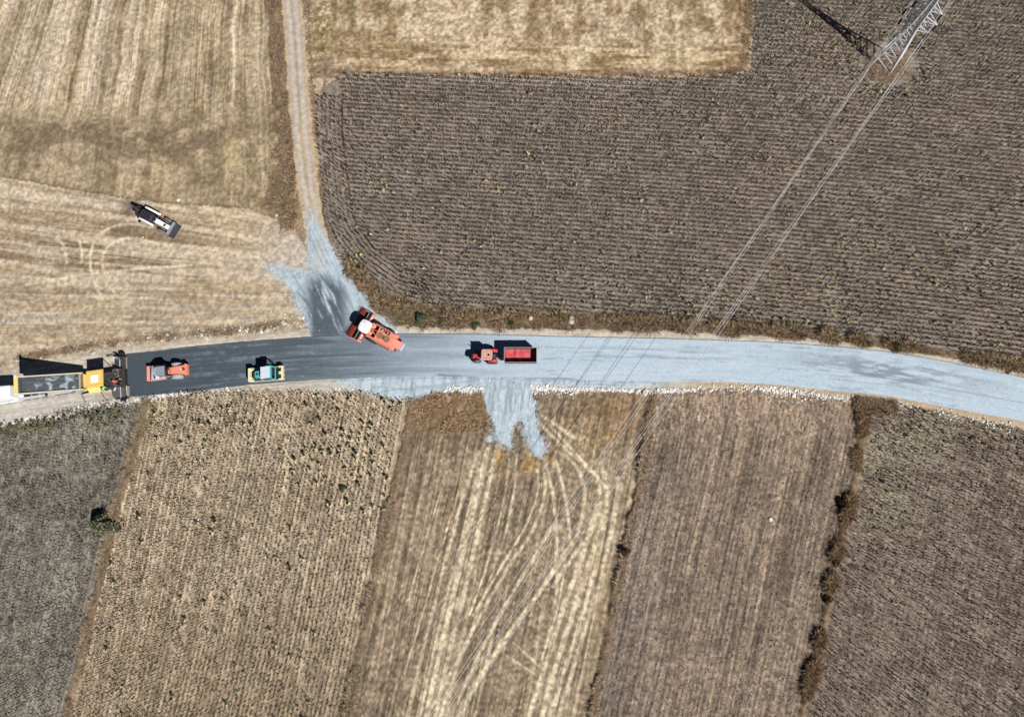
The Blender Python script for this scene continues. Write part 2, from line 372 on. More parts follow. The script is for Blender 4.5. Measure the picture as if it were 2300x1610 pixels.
CLR[m] = c

# --- banks of rough grass
for k, ca, cb in ((1, A3(176, 150, 122), A3(120, 98, 78)), (6, A3(146, 124, 98), A3(88, 72, 56)), (14, A3(172, 148, 122), A3(116, 97, 78))):
    m = reg == k
    c = mixc(ca+np.zeros((m.sum(), 3)), cb, sstep(.35, .62, .5*mid[m]+.5*fine[m]))
    if k == 6: c = mixc(c, A3(96, 92, 58), .6*sstep(.52, .66, fbm(X[m], Y[m], 5, 3, 60))*sstep(880, 960, PX[m]))
    if k == 1: c = mixc(c, A3(206, 176, 128), .5*sstep(.5, .65, big[m])*sstep(300, 420, PY[m]))
    c *= (1+0.4*(fine[m]-0.5))[:, None]; CLR[m] = c

# --- dirt track
m = reg == 2
px, py = PX[m], PY[m]
tc_ = np.interp(py, [p[1] for p in TRACK_C], [p[0] for p in TRACK_C]); wl = np.interp(py, [p[1] for p in TRACK_W], [p[0] for p in TRACK_W]); wr = np.interp(py, [p[1] for p in TRACK_E], [p[0] for p in TRACK_E])
u = (px-wl)/np.maximum(wr-wl, 5)+0.05*(mid[m]-.5)
c = A3(188, 173, 156)+np.zeros((m.sum(), 3))
c = mixc(c, A3(208, 197, 183), .8*(bands(u, [(.24, .40, 1), (.58, .76, 1)], .05))*(.5+.5*sstep(.4, .55, fbm(px, py*.1, 6, 3, 61))))
c = mixc(c, A3(170, 152, 132), .5*bands(u, [(.44, .54, 1)], .04))
c = mixc(c, A3(200, 172, 122), .75*bands(u, [(.46, .55, 1)], .04)*sstep(230, 300, py)*sstep(.35, .5, fine[m]))
c = mixc(c, A3(206, 176, 130), .6*(1-bands(u, [(.10, .88, 1)], .05)))
c *= (1+0.16*(fine[m]-0.5))[:, None]; CLR[m] = c

# --- road bed and shoulders (unsealed)
m = reg == 7
px, py = PX[m], PY[m]
yn = np.interp(px, *np.array(ROAD_N, float).T)
along = fbm(px*.06, py-yn, 3.0, 3, 62)
c = mixc(A3(210, 199, 182)+np.zeros((m.sum(), 3)), A3(184, 172, 156), sstep(.42, .62, along))
c = mixc(c, A3(196, 194, 188), .5*sstep(.5, .62, big[m]))
for pl in ([(-200, 960), (0, 905), (90, 896), (200, 868), (290, 905), (340, 897)], [(-100, 945), (40, 925), (150, 905), (280, 893)], [(560, 872), (640, 862), (760, 856)]):
    c = mixc(c, A3(150, 140, 128), .45*np.exp(-(dline(px, py, pl)/1.3)**2))
ed = np.minimum(np.abs(py-np.interp(px, *np.array(SHOULD_S, float).T)), np.abs(py-np.interp(px, *np.array(VERGE_N_LOW, float).T)))
c = mixc(c, A3(176, 160, 138), .5*np.exp(-(ed/5.)**2))
c = mixc(c, A3(196, 208, 214), .8*sstep(740, 820, px)*(1-sstep(1440, 1560, px))*(py > 830)*sstep(.3, .5, mid[m]))
c = mixc(c, A3(192, 168, 136), .7*sstep(1480, 1600, px)*(py > 840))
c *= (1+0.14*(fine[m]-0.5))[:, None]; CLR[m] = c

# --- pale blue-grey stone dust spread at the two field entrances
m = reg == 8
px, py = PX[m], PY[m]
nor = py < 790
ang = np.where(nor, .50, -.12)
sx = px-ang*py; fl = fbm(sx, py*.13, 5.5, 4, 64)
c = mixc(A3(194, 208, 216)+np.zeros((m.sum(), 3)), A3(174, 189, 198), sstep(.45, .65, fl))
c = mixc(c, A3(206, 219, 226), .7*sstep(.58, .7, fbm(sx, py*.1, 4, 3, 65)))
c = mixc(c, A3(140, 156, 166), .7*sstep(.62, .72, fbm(sx, py*.06, 4.5, 3, 66)))
strk = fbm(px-.45*py, py*.16, 7.0, 4, 67); strk2 = fbm(px-.45*py, py*.10, 3.0, 3, 68)
env = np.exp(-(np.maximum(0, np.abs(px-(735+.10*(py-690)))-18)/26.)**2)*sstep(598, 660, py)
env = np.maximum(env, np.exp(-((px-712)/16.)**2)*sstep(630, 680, py))*nor
core = np.clip(1.15*env*sstep(.37-.20*sstep(640, 740, py), .54-.08*sstep(660, 740, py), .65*strk+.35*strk2+.06*(px < 722)), 0, 1)
c = mixc(c, A3(86, 95, 103), .95*np.clip(core, 0, 1))
c = mixc(c, A3(88, 97, 104), .85*nor*np.exp(-(dline(px, py, [(720, 618), (748, 655)])/3.2)**2)*sstep(.3, .5, strk2))
c = mixc(c, A3(88, 97, 104), .7*nor*np.exp(-(dline(px, py, [(668, 656), (688, 678), (696, 690)])/2.2)**2))
c = mixc(c, A3(200, 178, 150), .35*nor*np.exp(-((px-715)/12.)**2-((py-575)/30.)**2))
for pl in ([(1168, 862), (1176, 905)], [(1180, 862), (1170, 915)], [(860, 878), (960, 868), (1080, 852)], [(840, 868), (930, 876), (1010, 866)], [(1110, 860), (1130, 940)], [(1140, 865), (1150, 935)], [(1186, 930), (1192, 990)], [(700, 650), (690, 690)], [(1330, 862), (1400, 866)]):
    c = mixc(c, A3(128, 142, 152), .5*np.exp(-(dline(px, py, pl)/1.6)**2)*sstep(.3, .5, mid[m]))
c *= (1+0.12*(fine[m]-0.5))[:, None]; CLR[m] = c

# --- the five southern fields
def furrows(px, py, ridge, per, seed): 
    s = px-xridge(ridge, py); return s, fbm(s, py*.05, per, 3, seed)
m = reg == 9
s, f = furrows(PX[m], PY[m], RIDGE1, 5, 70)
c = mixc(A3(150, 143, 131)+np.zeros((m.sum(), 3)), A3(130, 122, 111), sstep(.35, .65, mid[m]))
c = mixc(c, A3(160, 154, 136), .7*sstep(.48, .64, big[m]))
c = mixc(c, A3(120, 112, 102), .5*sstep(.52, .68, fbm(s, PY[m]*.2, 22, 3, 84)))
c = mixc(c, A3(112, 110, 76), .6*np.exp(-((PY[m]-np.interp(PX[m], [0, 150, 300], [970, 950, 920]))/18.)**2)*sstep(.42, .55, mid[m]))
c *= (1+0.34*(fine[m]-0.5))[:, None]; CLR[m] = c
m = reg == 10
s, f = furrows(PX[m], PY[m], RIDGE2, 5, 71)
c = mixc(A3(202, 182, 155)+np.zeros((m.sum(), 3)), A3(176, 156, 131), sstep(.40, .62, .6*f+.4*mid[m]))
c = mixc(c, A3(156, 146, 112), .5*np.exp(-((PX[m]-345)/22.)**2-((PY[m]-930)/30.)**2))
c = mixc(c, A3(158, 138, 112), .55*sstep(1150, 1600, PY[m])*sstep(.4, .6, big[m]))
fl_ = fbm(s, PY[m]*.015, 3.4, 2, 83)
c *= (1+0.3*(fine[m]-0.5)+.4*(fl_-.5))[:, None]; CLR[m] = c
m = reg == 11
x, y, px, py = X[m], Y[m], PX[m], PY[m]
x0 = px+.2*(py-900)+7*(fbm(x, y, 6, 3, 72)-.5)
st = fbm(x0, py*.012, 6.5, 4, 73); st2 = fbm(x0, py*.014, 3.0, 3, 74)
lt = bands(x0, [(955, 968, .6), (982, 992, .6), (1012, 1024, .55), (1072, 1092, .8), (1098, 1146, 1), (1196, 1212, .6), (1232, 1246, .5), (1262, 1276, .7), (1352, 1392, .85), (1398, 1448, 1)], 4)
lt = lt*(.6+.5*sstep(.36, .58, st2))*sstep(985, 1060, py+30*(big[m]-.5))
brown = mixc(A3(154, 135, 113)+np.zeros((m.sum(), 3)), A3(116, 100, 83), sstep(.38, .62, .6*st+.4*mid[m]))
c = mixc(brown, A3(206, 187, 158), np.clip(.42*lt, 0, 1))
c = mixc(c, A3(196, 177, 146), .5*sstep(.54, .68, st2)*sstep(980, 1060, py))
fanr = np.exp(-((px-1310)/80.)**2-((py-1000)/70.)**2)
c = mixc(c, A3(206, 180, 140), .6*fanr*sstep(.4, .58, fbm(px+.8*py, py, 8, 3, 75)))
c = mixc(c, A3(150, 118, 84), .6*np.exp(-((px-1390)/70.)**2-((py-925)/45.)**2))
c = mixc(c, A3(178, 142, 84), .55*np.exp(-((px-1375)/60.)**2-((py-950)/60.)**2)*sstep(.5, .64, mid[m]))
c = mixc(c, A3(190, 150, 88), .75*sstep(.48, .62, fbm(x, y, 2.2, 3, 76))*np.exp(-((px-1165)/70.)**2-((py-1030)/38.)**2))
c = mixc(c, A3(132, 100, 70), .7*np.exp(-((px-1010)/80.)**2-((py-925)/45.)**2)*(.4+.6*sstep(.4, .6, fbm(px*.5+py, py, 9, 3, 77))))
fl_ = fbm(px+.2*(py-900), py*.012, 2.8, 2, 81)
c *= (1+.55*(fl_-.5))[:, None]
W_ = A3(226, 208, 177)
Q = lambda *p: [(900+a_/1.228, 860+b_/1.228) for a_, b_ in p]
TRK = [(Q((240, 180), (195, 330), (150, 500), (100, 700), (50, 940)), 4.5), (Q((215, 190), (170, 320), (125, 480), (75, 680), (20, 920)), 4.5), (Q((260, 200), (215, 400), (170, 600), (130, 760), (90, 940)), 5),
       (Q((228, 250), (188, 400), (150, 560), (112, 720), (70, 920)), 6), (Q((320, 200), (312, 330), (270, 480), (210, 640), (150, 800), (100, 940)), 3.6), (Q((300, 210), (285, 330), (240, 500), (190, 640)), 3),
       (Q((395, 230), (402, 290), (372, 400), (300, 500), (220, 640), (140, 800), (60, 940)), 4.5), (Q((378, 240), (382, 300), (345, 400), (280, 500), (200, 640)), 3.2), (Q((400, 220), (420, 300), (430, 400), (430, 580)), 4), (Q((430, 215), (456, 320), (470, 440)), 4),
       (Q((430, 380), (330, 540), (250, 680), (200, 780), (140, 920)), 4.5), (Q((470, 440), (370, 600), (280, 720), (200, 830), (140, 940)), 5), (Q((440, 190), (490, 230), (510, 300), (500, 390), (470, 450), (350, 620), (260, 740), (160, 920)), 5),
       (Q((450, 180), (530, 240), (556, 310), (540, 400), (480, 470), (420, 560)), 5), (Q((560, 240), (572, 330), (530, 470), (480, 620), (420, 800), (385, 940)), 6.5), (Q((600, 260), (590, 370), (560, 500), (520, 650), (470, 800), (430, 940)), 5),
       (Q((545, 330), (500, 480), (440, 640), (400, 780), (345, 940)), 6), (Q((575, 300), (548, 480), (500, 640), (450, 800), (405, 940)), 5), (Q((290, 750), (330, 775), (375, 805)), 2.5), (Q((310, 715), (345, 745), (385, 785)), 2.5), (Q((455, 480), (440, 600), (390, 760)), 3),
       (Q((380, 110), (450, 175), (545, 260)), 4), (Q((405, 110), (480, 190), (570, 290)), 3.5), (Q((390, 90), (480, 150)), 4), (Q((160, 300), (110, 460), (60, 640), (10, 800)), 2.6), (Q((110, 300), (70, 430), (20, 600)), 2.2)]
for pl, w in TRK:
    pl = chaikin(pl, 2)
    c = mixc(c, W_, .9*np.exp(-(dline(px, py, pl)/(1.0*w))**4)*(.62+.38*sstep(.36, .55, fl_)))
    c = mixc(c, A3(118, 100, 82), .38*np.exp(-((dline(px, py, pl)-w*1.35)/1.6)**2)*sstep(.4, .6, mid[m]))
for pl in [Q((20+8*k, 95-14*k), (100+10*k, 60-10*k), (170+10*k, 62-9*k)) for k in range(5)]:
    c = mixc(c, A3(206, 176, 132), .45*np.exp(-(dline(px, py, pl)/2.0)**2))
c = mixc(c, A3(196, 172, 112), .35*sstep(1290, 1420, px)*sstep(1040, 1150, py)*sstep(.45, .6, mid[m]))
c *= (1+0.46*(fine[m]-0.5))[:, None]; CLR[m] = c
m = reg == 12
s, f = furrows(PX[m], PY[m], RIDGE4, 5, 78)
c = mixc(A3(152, 134, 117)+np.zeros((m.sum(), 3)), A3(122, 106, 92), sstep(.38, .64, .55*f+.45*mid[m]))
c = mixc(c, A3(168, 147, 124), .55*sstep(.52, .66, fbm(s, PY[m]*.04, 12, 3, 79)))
c = mixc(c, A3(180, 156, 134), .5*np.exp(-((PY[m]-920)/60.)**2))
c = mixc(c, A3(122, 113, 105), .5*(1-sstep(1450, 1640, PX[m]+.2*(PY[m]-900)))*sstep(950, 1080, PY[m]))
fl_ = fbm(s, PY[m]*.015, 3.0, 2, 82)
c *= (1+0.42*(fine[m]-0.5)+.5*(fl_-.5))[:, None]; CLR[m] = c
m = reg == 13
s, f = furrows(PX[m], PY[m], RIDGE4, 5, 80)
c = mixc(A3(152, 137, 122)+np.zeros((m.sum(), 3)), A3(130, 115, 101), sstep(.38, .64, .5*f+.5*mid[m]))
c = mixc(c, A3(172, 164, 140), .55*sstep(.48, .64, big[m])*(1-sstep(1050, 1300, PY[m])))
c *= (1+0.34*(fine[m]-0.5))[:, None]; CLR[m] = c

near = (reg != 8) & (PX > 560) & (PX < 1560) & (PY > 440) & (PY < 1060)
dg = np.minimum(dline(PX[near], PY[near], P_GRAV_N+P_GRAV_N[:1]), dline(PX[near], PY[near], P_GRAV_S+P_GRAV_S[:1]))
CLR[near] = mixc(CLR[near], A3(190, 200, 204), np.clip(.95*np.exp(-(dg/9.)**1.2)*sstep(.40, .62, .5*mid[near]+.5*fine[near]), 0, .9))
CLR = np.clip(lin(np.clip(CLR, 3, 252))/GAIN, 0.004, 0.86)

sl = -math.atan2(1, .2)
GM = {0: ('stubble_field', attr_mat('stubble', speck=.18, sscale=9, bump=.45, bscale=11)),
      1: ('rough_grass_bank', attr_mat('rough_bank', speck=.4, sscale=4, bump=.9, bscale=4, bdist=.12)),
      2: ('dirt_track', attr_mat('track_dirt', speck=.10, sscale=4, bump=.25, bscale=4)),
      3: ('harvested_field', attr_mat('harvested', speck=.18, sscale=9, bump=.4, bscale=11)),
      4: ('golden_field', attr_mat('golden', speck=.22, sscale=9, bump=.5, bscale=10)),
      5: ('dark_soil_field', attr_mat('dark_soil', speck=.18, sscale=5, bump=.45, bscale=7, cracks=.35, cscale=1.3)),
      6: ('roadside_verge', attr_mat('verge_soil', speck=.4, sscale=4, bump=.9, bscale=4, bdist=.12)),
      7: ('gravel_shoulder', attr_mat('shoulder_gravel', speck=.08, sscale=8, bump=.25, bscale=8)),
      8: ('stone_dust_spill', attr_mat('stone_dust', speck=.13, sscale=6, bump=.35, bscale=3)),
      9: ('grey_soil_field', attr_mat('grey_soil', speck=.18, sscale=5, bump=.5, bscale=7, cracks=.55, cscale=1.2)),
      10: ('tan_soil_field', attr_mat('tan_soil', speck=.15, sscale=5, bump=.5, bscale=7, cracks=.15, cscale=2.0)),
      11: ('straw_field', attr_mat('straw', speck=.16, sscale=9, bump=.4, bscale=11)),
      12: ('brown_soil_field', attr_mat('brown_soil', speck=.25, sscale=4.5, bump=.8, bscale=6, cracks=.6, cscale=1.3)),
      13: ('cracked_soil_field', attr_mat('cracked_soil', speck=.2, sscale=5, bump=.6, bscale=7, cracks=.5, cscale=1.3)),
      14: ('boundary_bank', attr_mat('bank_soil', speck=.4, sscale=4, bump=.9, bscale=4, bdist=.12))}
V3 = np.stack([X, Y, Z], 1)
ii = np.arange((NYr-1)*(NXr-1)); rr = ii//(NXr-1); cc = ii % (NXr-1); v0 = rr*NXr+cc
cell = reg[v0]
quad = np.stack([v0, v0+1, v0+1+NXr, v0+NXr], 1)
for k, (nm, mt) in GM.items():
    q = quad[cell == k]
    if len(q) == 0: continue
    used, inv = np.unique(q.ravel(), return_inverse=True)
    o = raw_mesh(nm, V3[used], inv, np.full(len(q), 4), mt, CLR[used], smooth=True)
    props(o, kind='structure')
# land beyond the surveyed fields, out to the horizon
gm, gnt, gb = _new('far_land')
gtc = gnt.nodes.new('ShaderNodeNewGeometry'); gnz = gnt.nodes.new('ShaderNodeTexNoise'); gnz.inputs['Scale'].default_value = .02; gnz.inputs['Detail'].default_value = 8
gcr = gnt.nodes.new('ShaderNodeValToRGB'); gcr.color_ramp.elements[0].color = (*alb(130, 112, 95), 1); gcr.color_ramp.elements[1].color = (*alb(190, 165, 130), 1)
gcr.color_ramp.elements[0].position = .4; gcr.color_ramp.elements[1].position = .6
gnt.links.new(gtc.outputs['Position'], gnz.inputs['Vector']); gnt.links.new(gnz.outputs['Fac'], gcr.inputs[0]); gnt.links.new(gcr.outputs[0], gb.inputs['Base Color']); gb.inputs['Roughness'].default_value = .95
raw_mesh('ground', [(-4000, -4000, -.25), (4000, -4000, -.25), (4000, 4000, -.25), (-4000, 4000, -.25)], [0, 1, 2, 3], [4], gm)['kind'] = 'structure'

# ---------------------------------------------------------------- the road: fresh asphalt west, dusted pale towards the east
NA, NW = 1300, 44
axs = np.linspace(286, 2680, NA)
yn = np.interp(axs, *np.array(ROAD_N, float).T); ys = np.interp(axs, *np.array(ROAD_S, float).T)
def smooth(a, k=25):
    p = np.pad(a, k, mode='edge'); return np.convolve(p, np.ones(2*k+1)/(2*k+1), 'valid')
yn, ys = smooth(yn), smooth(ys)
rag = 1.3*(fbm(axs, axs*0, 9, 4, 90)-.5)
rows_ = []
for j in range(NW+1):
    t = j/NW
    rows_.append(np.stack([axs+(t-.5)*6*(axs < 300), yn*(1-t)+ys*t+rag*(2*t-1)*(j in (0, NW))*2], 1))
rp = np.stack(rows_)                                     # (NW+1, NA, 2)
RX, RY = rp[..., 0].ravel(), rp[..., 1].ravel()
rw = np.array([G(a, b)[:2] for a, b in zip(RX, RY)])
tt = np.repeat(np.arange(NW+1)/NW, NA)
lane = (tt-.5)*100
f1 = fbm(RX*.045, lane, 5, 4, 91); f2 = fbm(RX*.09, lane, 12, 4, 92); f3 = fbm(RX*.02, lane, 3.2, 3, 93)
g = sstep(560, 1240, RX+260*(f2-.5)+90*(f3-.5)+120*(tt-.5)*np.exp(-((RX-900)/250)**2))
cA = mixc(A3(76, 85, 93)+np.zeros((len(RX), 3)), A3(92, 102, 111), .55*sstep(.42, .62, f1)*sstep(340, 420, RX)+.5*sstep(450, 640, RX))
c = mixc(cA, A3(190, 207, 219), np.clip(g, 0, 1))
c = mixc(c, A3(150, 163, 173), .42*sstep(.54, .70, .6*f1+.4*fbm(RX*.5, RY, 5, 3, 97))*sstep(350, 500, RX)*(1-sstep(900, 1100, RX)))
c = mixc(c, A3(205, 219, 229), .55*sstep(.54, .68, f3)*sstep(1150, 1350, RX))
c = mixc(c, A3(148, 162, 172), .6*sstep(.56, .70, .35*f1+.35*f3+.3*fbm(RX*.4, RY, 4, 3, 98))*sstep(1000, 1150, RX))
wear = np.exp(-((RX-1990)/170.)**2-((RY-(835+.12*(RX-1990)))/28.)**2)
c = mixc(c, A3(138, 150, 158), np.clip(1.1*wear*sstep(.38, .58, .5*f1+.5*fbm(RX*.25, RY, 8, 4, 95)), 0, .85))
wear2 = np.exp(-((RX-1480)/190.)**2-((RY-795)/16.)**2)
c = mixc(c, A3(150, 164, 174), np.clip(.8*wear2*sstep(.46, .6, f1), 0, .7))
c = mixc(c, A3(108, 122, 134), .8*np.exp(-(dline(RX, RY, [(985, 842), (1100, 850), (1260, 851), (1300, 852)])/2.2)**2)*sstep(.3, .55, f2))
edge = np.minimum(tt, 1-tt)*100
c = mixc(c, A3(96, 108, 118), .75*np.exp(-(edge/1.0)**2)*(tt < .5))  # shadow line along the slab's north edge, painted into the colour
c = mixc(c, A3(150, 160, 166), .4*np.exp(-(edge/1.6)**2)*(tt > .5)*(RX < 900))
for pl in ([(300, 836), (420, 828), (560, 815)], [(330, 868), (450, 859), (640, 842), (860, 836)], [(1800, 812), (2000, 850), (2300, 905)]):
    c = mixc(c, A3(70, 78, 86), .25*np.exp(-(dline(RX, RY, pl)/1.2)**2))
junc = np.exp(-((RX-740)/55.)**2-((RY-758)/16.)**2)
c = mixc(c, A3(128, 141, 151), np.clip(.9*junc*sstep(.42, .58, f2), 0, .8))
c *= (1+.10*(fbm(RX, RY, 2.2, 2, 94)-.5))[:, None]
c = np.clip(lin(c)/GAIN, .004, .86)
Vr = np.stack([rw[:, 0], rw[:, 1], np.full(len(RX), .055)], 1)
idx = np.arange((NW+1)*NA).reshape(NW+1, NA)
q = np.stack([idx[:-1, :-1], idx[1:, :-1], idx[1:, 1:], idx[:-1, 1:]], -1).reshape(-1, 4)
# slab sides
base_i = len(Vr); Vlow = Vr.copy(); Vlow[:, 2] = -.06
ring = np.concatenate([idx[0, :], idx[1:, -1], idx[-1, ::-1][1:], idx[::-1, 0][1:]])
Vs = np.concatenate([Vr, Vlow[ring]]); cs = np.concatenate([c, c[ring]*.8])
low = base_i+np.arange(len(ring))
sq = np.stack([ring[:-1], ring[1:], low[1:], low[:-1]], 1)
qq = np.concatenate([q, sq])
road = raw_mesh('asphalt_road', Vs, qq.ravel(), np.full(len(qq), 4), attr_mat('asphalt', rough=.85, speck=.22, sscale=7, bump=.2, bscale=9, bdist=.02), cs)
props(road, kind='structure')

# ---------------------------------------------------------------- plants, stones
leaf_mat = attr_mat('plant_leaf', rough=.75, speck=.15, sscale=9, bump=0)
grass_mat = attr_mat('grass_blade', rough=.85, speck=.2, sscale=7, bump=0)
stone_mat = attr_mat('limestone', rough=.9, speck=.12, sscale=7, bump=.4, bscale=9, bdist=.03)
def region_at(x, y):
    i = np.clip(np.rint((x-gx[0])/STEP).astype(int), 0, NXr-1); j = np.clip(np.rint((y-gy[0])/STEP).astype(int), 0, NYr-1)
    return reg[j*NXr+i]
def ground_z(x, y):
    i = np.clip(np.rint((x-gx[0])/STEP).astype(int), 0, NXr-1); j = np.clip(np.rint((y-gy[0])/STEP).astype(int), 0, NYr-1)
    return Z[j*NXr+i]
def clods(T): return T
def tri_fan_template(parts):
    """parts: list of (verts, faces, colour index) -> merged template of triangles/quads"""
    V = []; L = []; N = []; C = []
    for v, f, ci in parts:
        b = len(V); V += list(v); C += [ci]*len(v)
        for q in f: L += [b+i for i in q]; N.append(len(q))
    return np.array(V, float), np.array(L), np.array(N), np.array(C)
def blade(x, y, z0, L, w, lean, a):
    """a drooping leaf: two quads"""
    ca, sa = math.cos(a), math.sin(a); pts = []
    for t, ww in ((0, .5), (.55, 1.0), (1.0, .15)):
        d = L*t*math.sin(lean*(.5+.5*t)); h = z0+L*t*math.cos(lean*(.5+.7*t))
        for s in (-1, 1): pts.append((x+ca*d-sa*s*w*ww/2, y+sa*d+ca*s*w*ww/2, h))
    return pts, [(0, 1, 3, 2), (2, 3, 5, 4)]
def lump(x, y, z, r, rz, n=5):
    pts = [(x, y, z+rz)]+[(x+r*math.cos(2*math.pi*i/n), y+r*math.sin(2*math.pi*i/n), z) for i in range(n)]+[(x, y, z-rz)]
    fs = [(0, 1+i, 1+(i+1) % n) for i in range(n)]+[(n+1, 1+(i+1) % n, 1+i) for i in range(n)]
    return pts, fs
def stalk(h, w, lx=0.0, ly=0.0):
    return [(-w, 0, 0), (w, 0, 0), (lx+w*.7, ly, h), (lx-w*.7, ly, h), (0, -w, 0), (0, w, 0), (lx, ly+w*.7, h), (lx, ly-w*.7, h)], [(0, 1, 2, 3), (4, 5, 6, 7)]
rt = random.Random(5)
def dead_plant():
    P = []; h = rt.uniform(.60, .86)
    P.append((*stalk(h, rt.uniform(.040, .056), rt.uniform(-.07, .07), rt.uniform(-.07, .07)), 0))
    P.append((*lump(rt.uniform(-.05, .05), rt.uniform(-.05, .05), h, rt.uniform(.09, .13), rt.uniform(.05, .08)), 1))
    for k in range(rt.choice((0, 1, 1, 2))): P.append((*blade(0, 0, h*rt.uniform(.4, .9), rt.uniform(.12, .24), .06, rt.uniform(1.5, 2.7), rt.uniform(0, 6.28)), 2))
    return tri_fan_template(P)
def leafy_plant():
    P = []; h = rt.uniform(.6, .85)
    P.append((*stalk(h, .03, rt.uniform(-.08, .08), rt.uniform(-.08, .08)), 0))
    P.append((*lump(rt.uniform(-.1, .1), rt.uniform(-.1, .1), h, rt.uniform(.16, .23), .07, 6), 1))
    for k in range(rt.randint(6, 9)): P.append((*blade(0, 0, h*rt.uniform(.5, 1.0), rt.uniform(.26, .42), rt.uniform(.13, .2), rt.uniform(1.0, 2.2), rt.uniform(0, 6.28)), 2))
    return tri_fan_template(P)
def tuft(n, hmin, hmax, w):
    P = []
    for k in range(n):
        a = rt.uniform(0, 6.28); d = rt.uniform(0, .14)
        P.append((*blade(d*math.cos(a), d*math.sin(a), 0, rt.uniform(hmin, hmax), w*rt.uniform(.7, 1.3), rt.uniform(.4, 1.3), a+rt.uniform(-1, 1)), k % 3))
    return tri_fan_template(P)
def scatter(name, temps, xy, scale, mat, palette_fn, z=None, tilt=.05, mirror=False):
    n = len(xy); zz = ground_z(xy[:, 0], xy[:, 1]) if z is None else z
    which = rng.integers(0, len(temps), n)
    VV, LL, NN, CC = [], [], [], []; off = 0
    for k, (V, L, N, C) in enumerate(temps):
        s = np.where(which == k)[0]
        if len(s) == 0: continue
        a = rng.random(len(s))*2*math.pi; ca, sa = np.cos(a), np.sin(a); sc = scale[s]
        tx, ty = rng.normal(0, tilt, len(s)), rng.normal(0, tilt, len(s))
        x = (V[None, :, 0]*ca[:, None]-V[None, :, 1]*sa[:, None]); y = (V[None, :, 0]*sa[:, None]+V[None, :, 1]*ca[:, None]); zv = np.repeat(V[None, :, 2], len(s), 0)
        x = x+tx[:, None]*zv; y = y+ty[:, None]*zv
        P = np.stack([x*sc[:, None]+xy[s, 0][:, None], y*sc[:, None]+xy[s, 1][:, None], zv*sc[:, None]+zz[s][:, None]-.015], -1)
        VV.append(P.reshape(-1, 3))
        LL.append((L[None, :]+off+len(V)*np.arange(len(s))[:, None]).ravel()); NN.append(np.tile(N, len(s)))
        pal = palette_fn(s)                               # (len(s), 3 colours, 3)
        CC.append(pal[np.arange(len(s))[:, None], C[None, :]].reshape(-1, 3)); off += len(V)*len(s)
    return raw_mesh(name, np.concatenate(VV), np.concatenate(LL), np.concatenate(NN), mat, np.concatenate(CC))
def pal(cols, var=.25):
    base = np.array([lin(c)/GAIN for c in cols])
    def f(s):
        v = np.clip(1+rng.normal(0, var, (len(s), 1, 1)), .4, 1.8)
        return np.clip(base[None]*v*(1+rng.normal(0, .08, (len(s), 3, 3))), .004, .85)
    return f
def rows(direction, spacing, along, bounds, jit_v=.06, jit_u=.10, bend=None):
    (x0, x1, y0, y1) = bounds; cx, cy = (x0+x1)/2, (y0+y1)/2; R = math.hypot(x1-x0, y1-y0)/2+2
    v = np.arange(-R, R, spacing); u = np.arange(-R, R, along)
    U, Vv = np.meshgrid(u, v)
    U = U+rng.normal(0, jit_u, U.shape); Vv = Vv+rng.normal(0, jit_v, U.shape)
    if bend is not None: Vv = Vv+bend(U)
    d = np.array(direction, float); d /= np.linalg.norm(d)
    xs = cx+U*d[0]-Vv*d[1]; ys = cy+U*d[1]+Vv*d[0]
    return np.stack([xs.ravel(), ys.ravel()], 1)
def dirw(a, b): return (G(*b)-G(*a))[:2]
dead_T = [dead_plant() for _ in range(8)]; leafy_T = [leafy_plant() for _ in range(6)]
DARK_PAL = [(74, 66, 56), (40, 35, 30), (92, 84, 68)]

# dark field: rows run east-west and sag gently; headland rows follow the track
allp = rows(dirw((1500, 400), (1700, 420)), .70, .37, (gx[0], gx[-1], gy[0], gy[-1]), bend=lambda u: 1.2*np.sin(u/34.0), jit_v=.045, jit_u=.10)
px, py = to_px(allp[:, 0], allp[:, 1]); rg = region_at(allp[:, 0], allp[:, 1])
dw = dline(px, py, D_WEST); dpy = np.hypot(px-1997, (py-148)*1.25)
keep = (rg == 5) & (px > 690) & (px < 2420) & (py > -110) & ((dw > 62) | (px > 925)) & (dpy > 64) & (rng.random(len(px)) < .95)
pts = [allp[keep]]
hl = [np.array(p) for p in D_WEST]
for k in range(7):
    off = 9+k*9.2
    pl = []
    for i, p in enumerate(hl):
        t = hl[min(i+1, len(hl)-1)]-hl[max(i-1, 0)]; t = t/np.linalg.norm(t); nrm = np.array([t[1], -t[0]])
        pl.append(p+nrm*off)
    pl = np.array(pl); seg = np.r_[0, np.cumsum(np.hypot(*np.diff(pl, axis=0).T))]
    s = np.arange(0, seg[-1], 5.6)+rng.normal(0, 1.2, len(np.arange(0, seg[-1], 5.6)))
    qx = np.interp(s, seg, pl[:, 0])+rng.normal(0, .9, len(s)); qy = np.interp(s, seg, pl[:, 1])+rng.normal(0, .9, len(s))
    w = np.array([G(a, b)[:2] for a, b in zip(qx, qy)])
    w = w[(region_at(w[:, 0], w[:, 1]) == 5) & (rng.random(len(w)) < .9)]; pts.append(w)
dp = np.concatenate(pts)
o = scatter('sunflower_stalks', dead_T, dp, np.clip(rng.normal(.95, .13, len(dp)), .5, 1.4), leaf_mat, pal(DARK_PAL))
props(o, 'rows of dead dark sunflower stalks covering the large dark field north of the road', 'crop', kind='stuff')

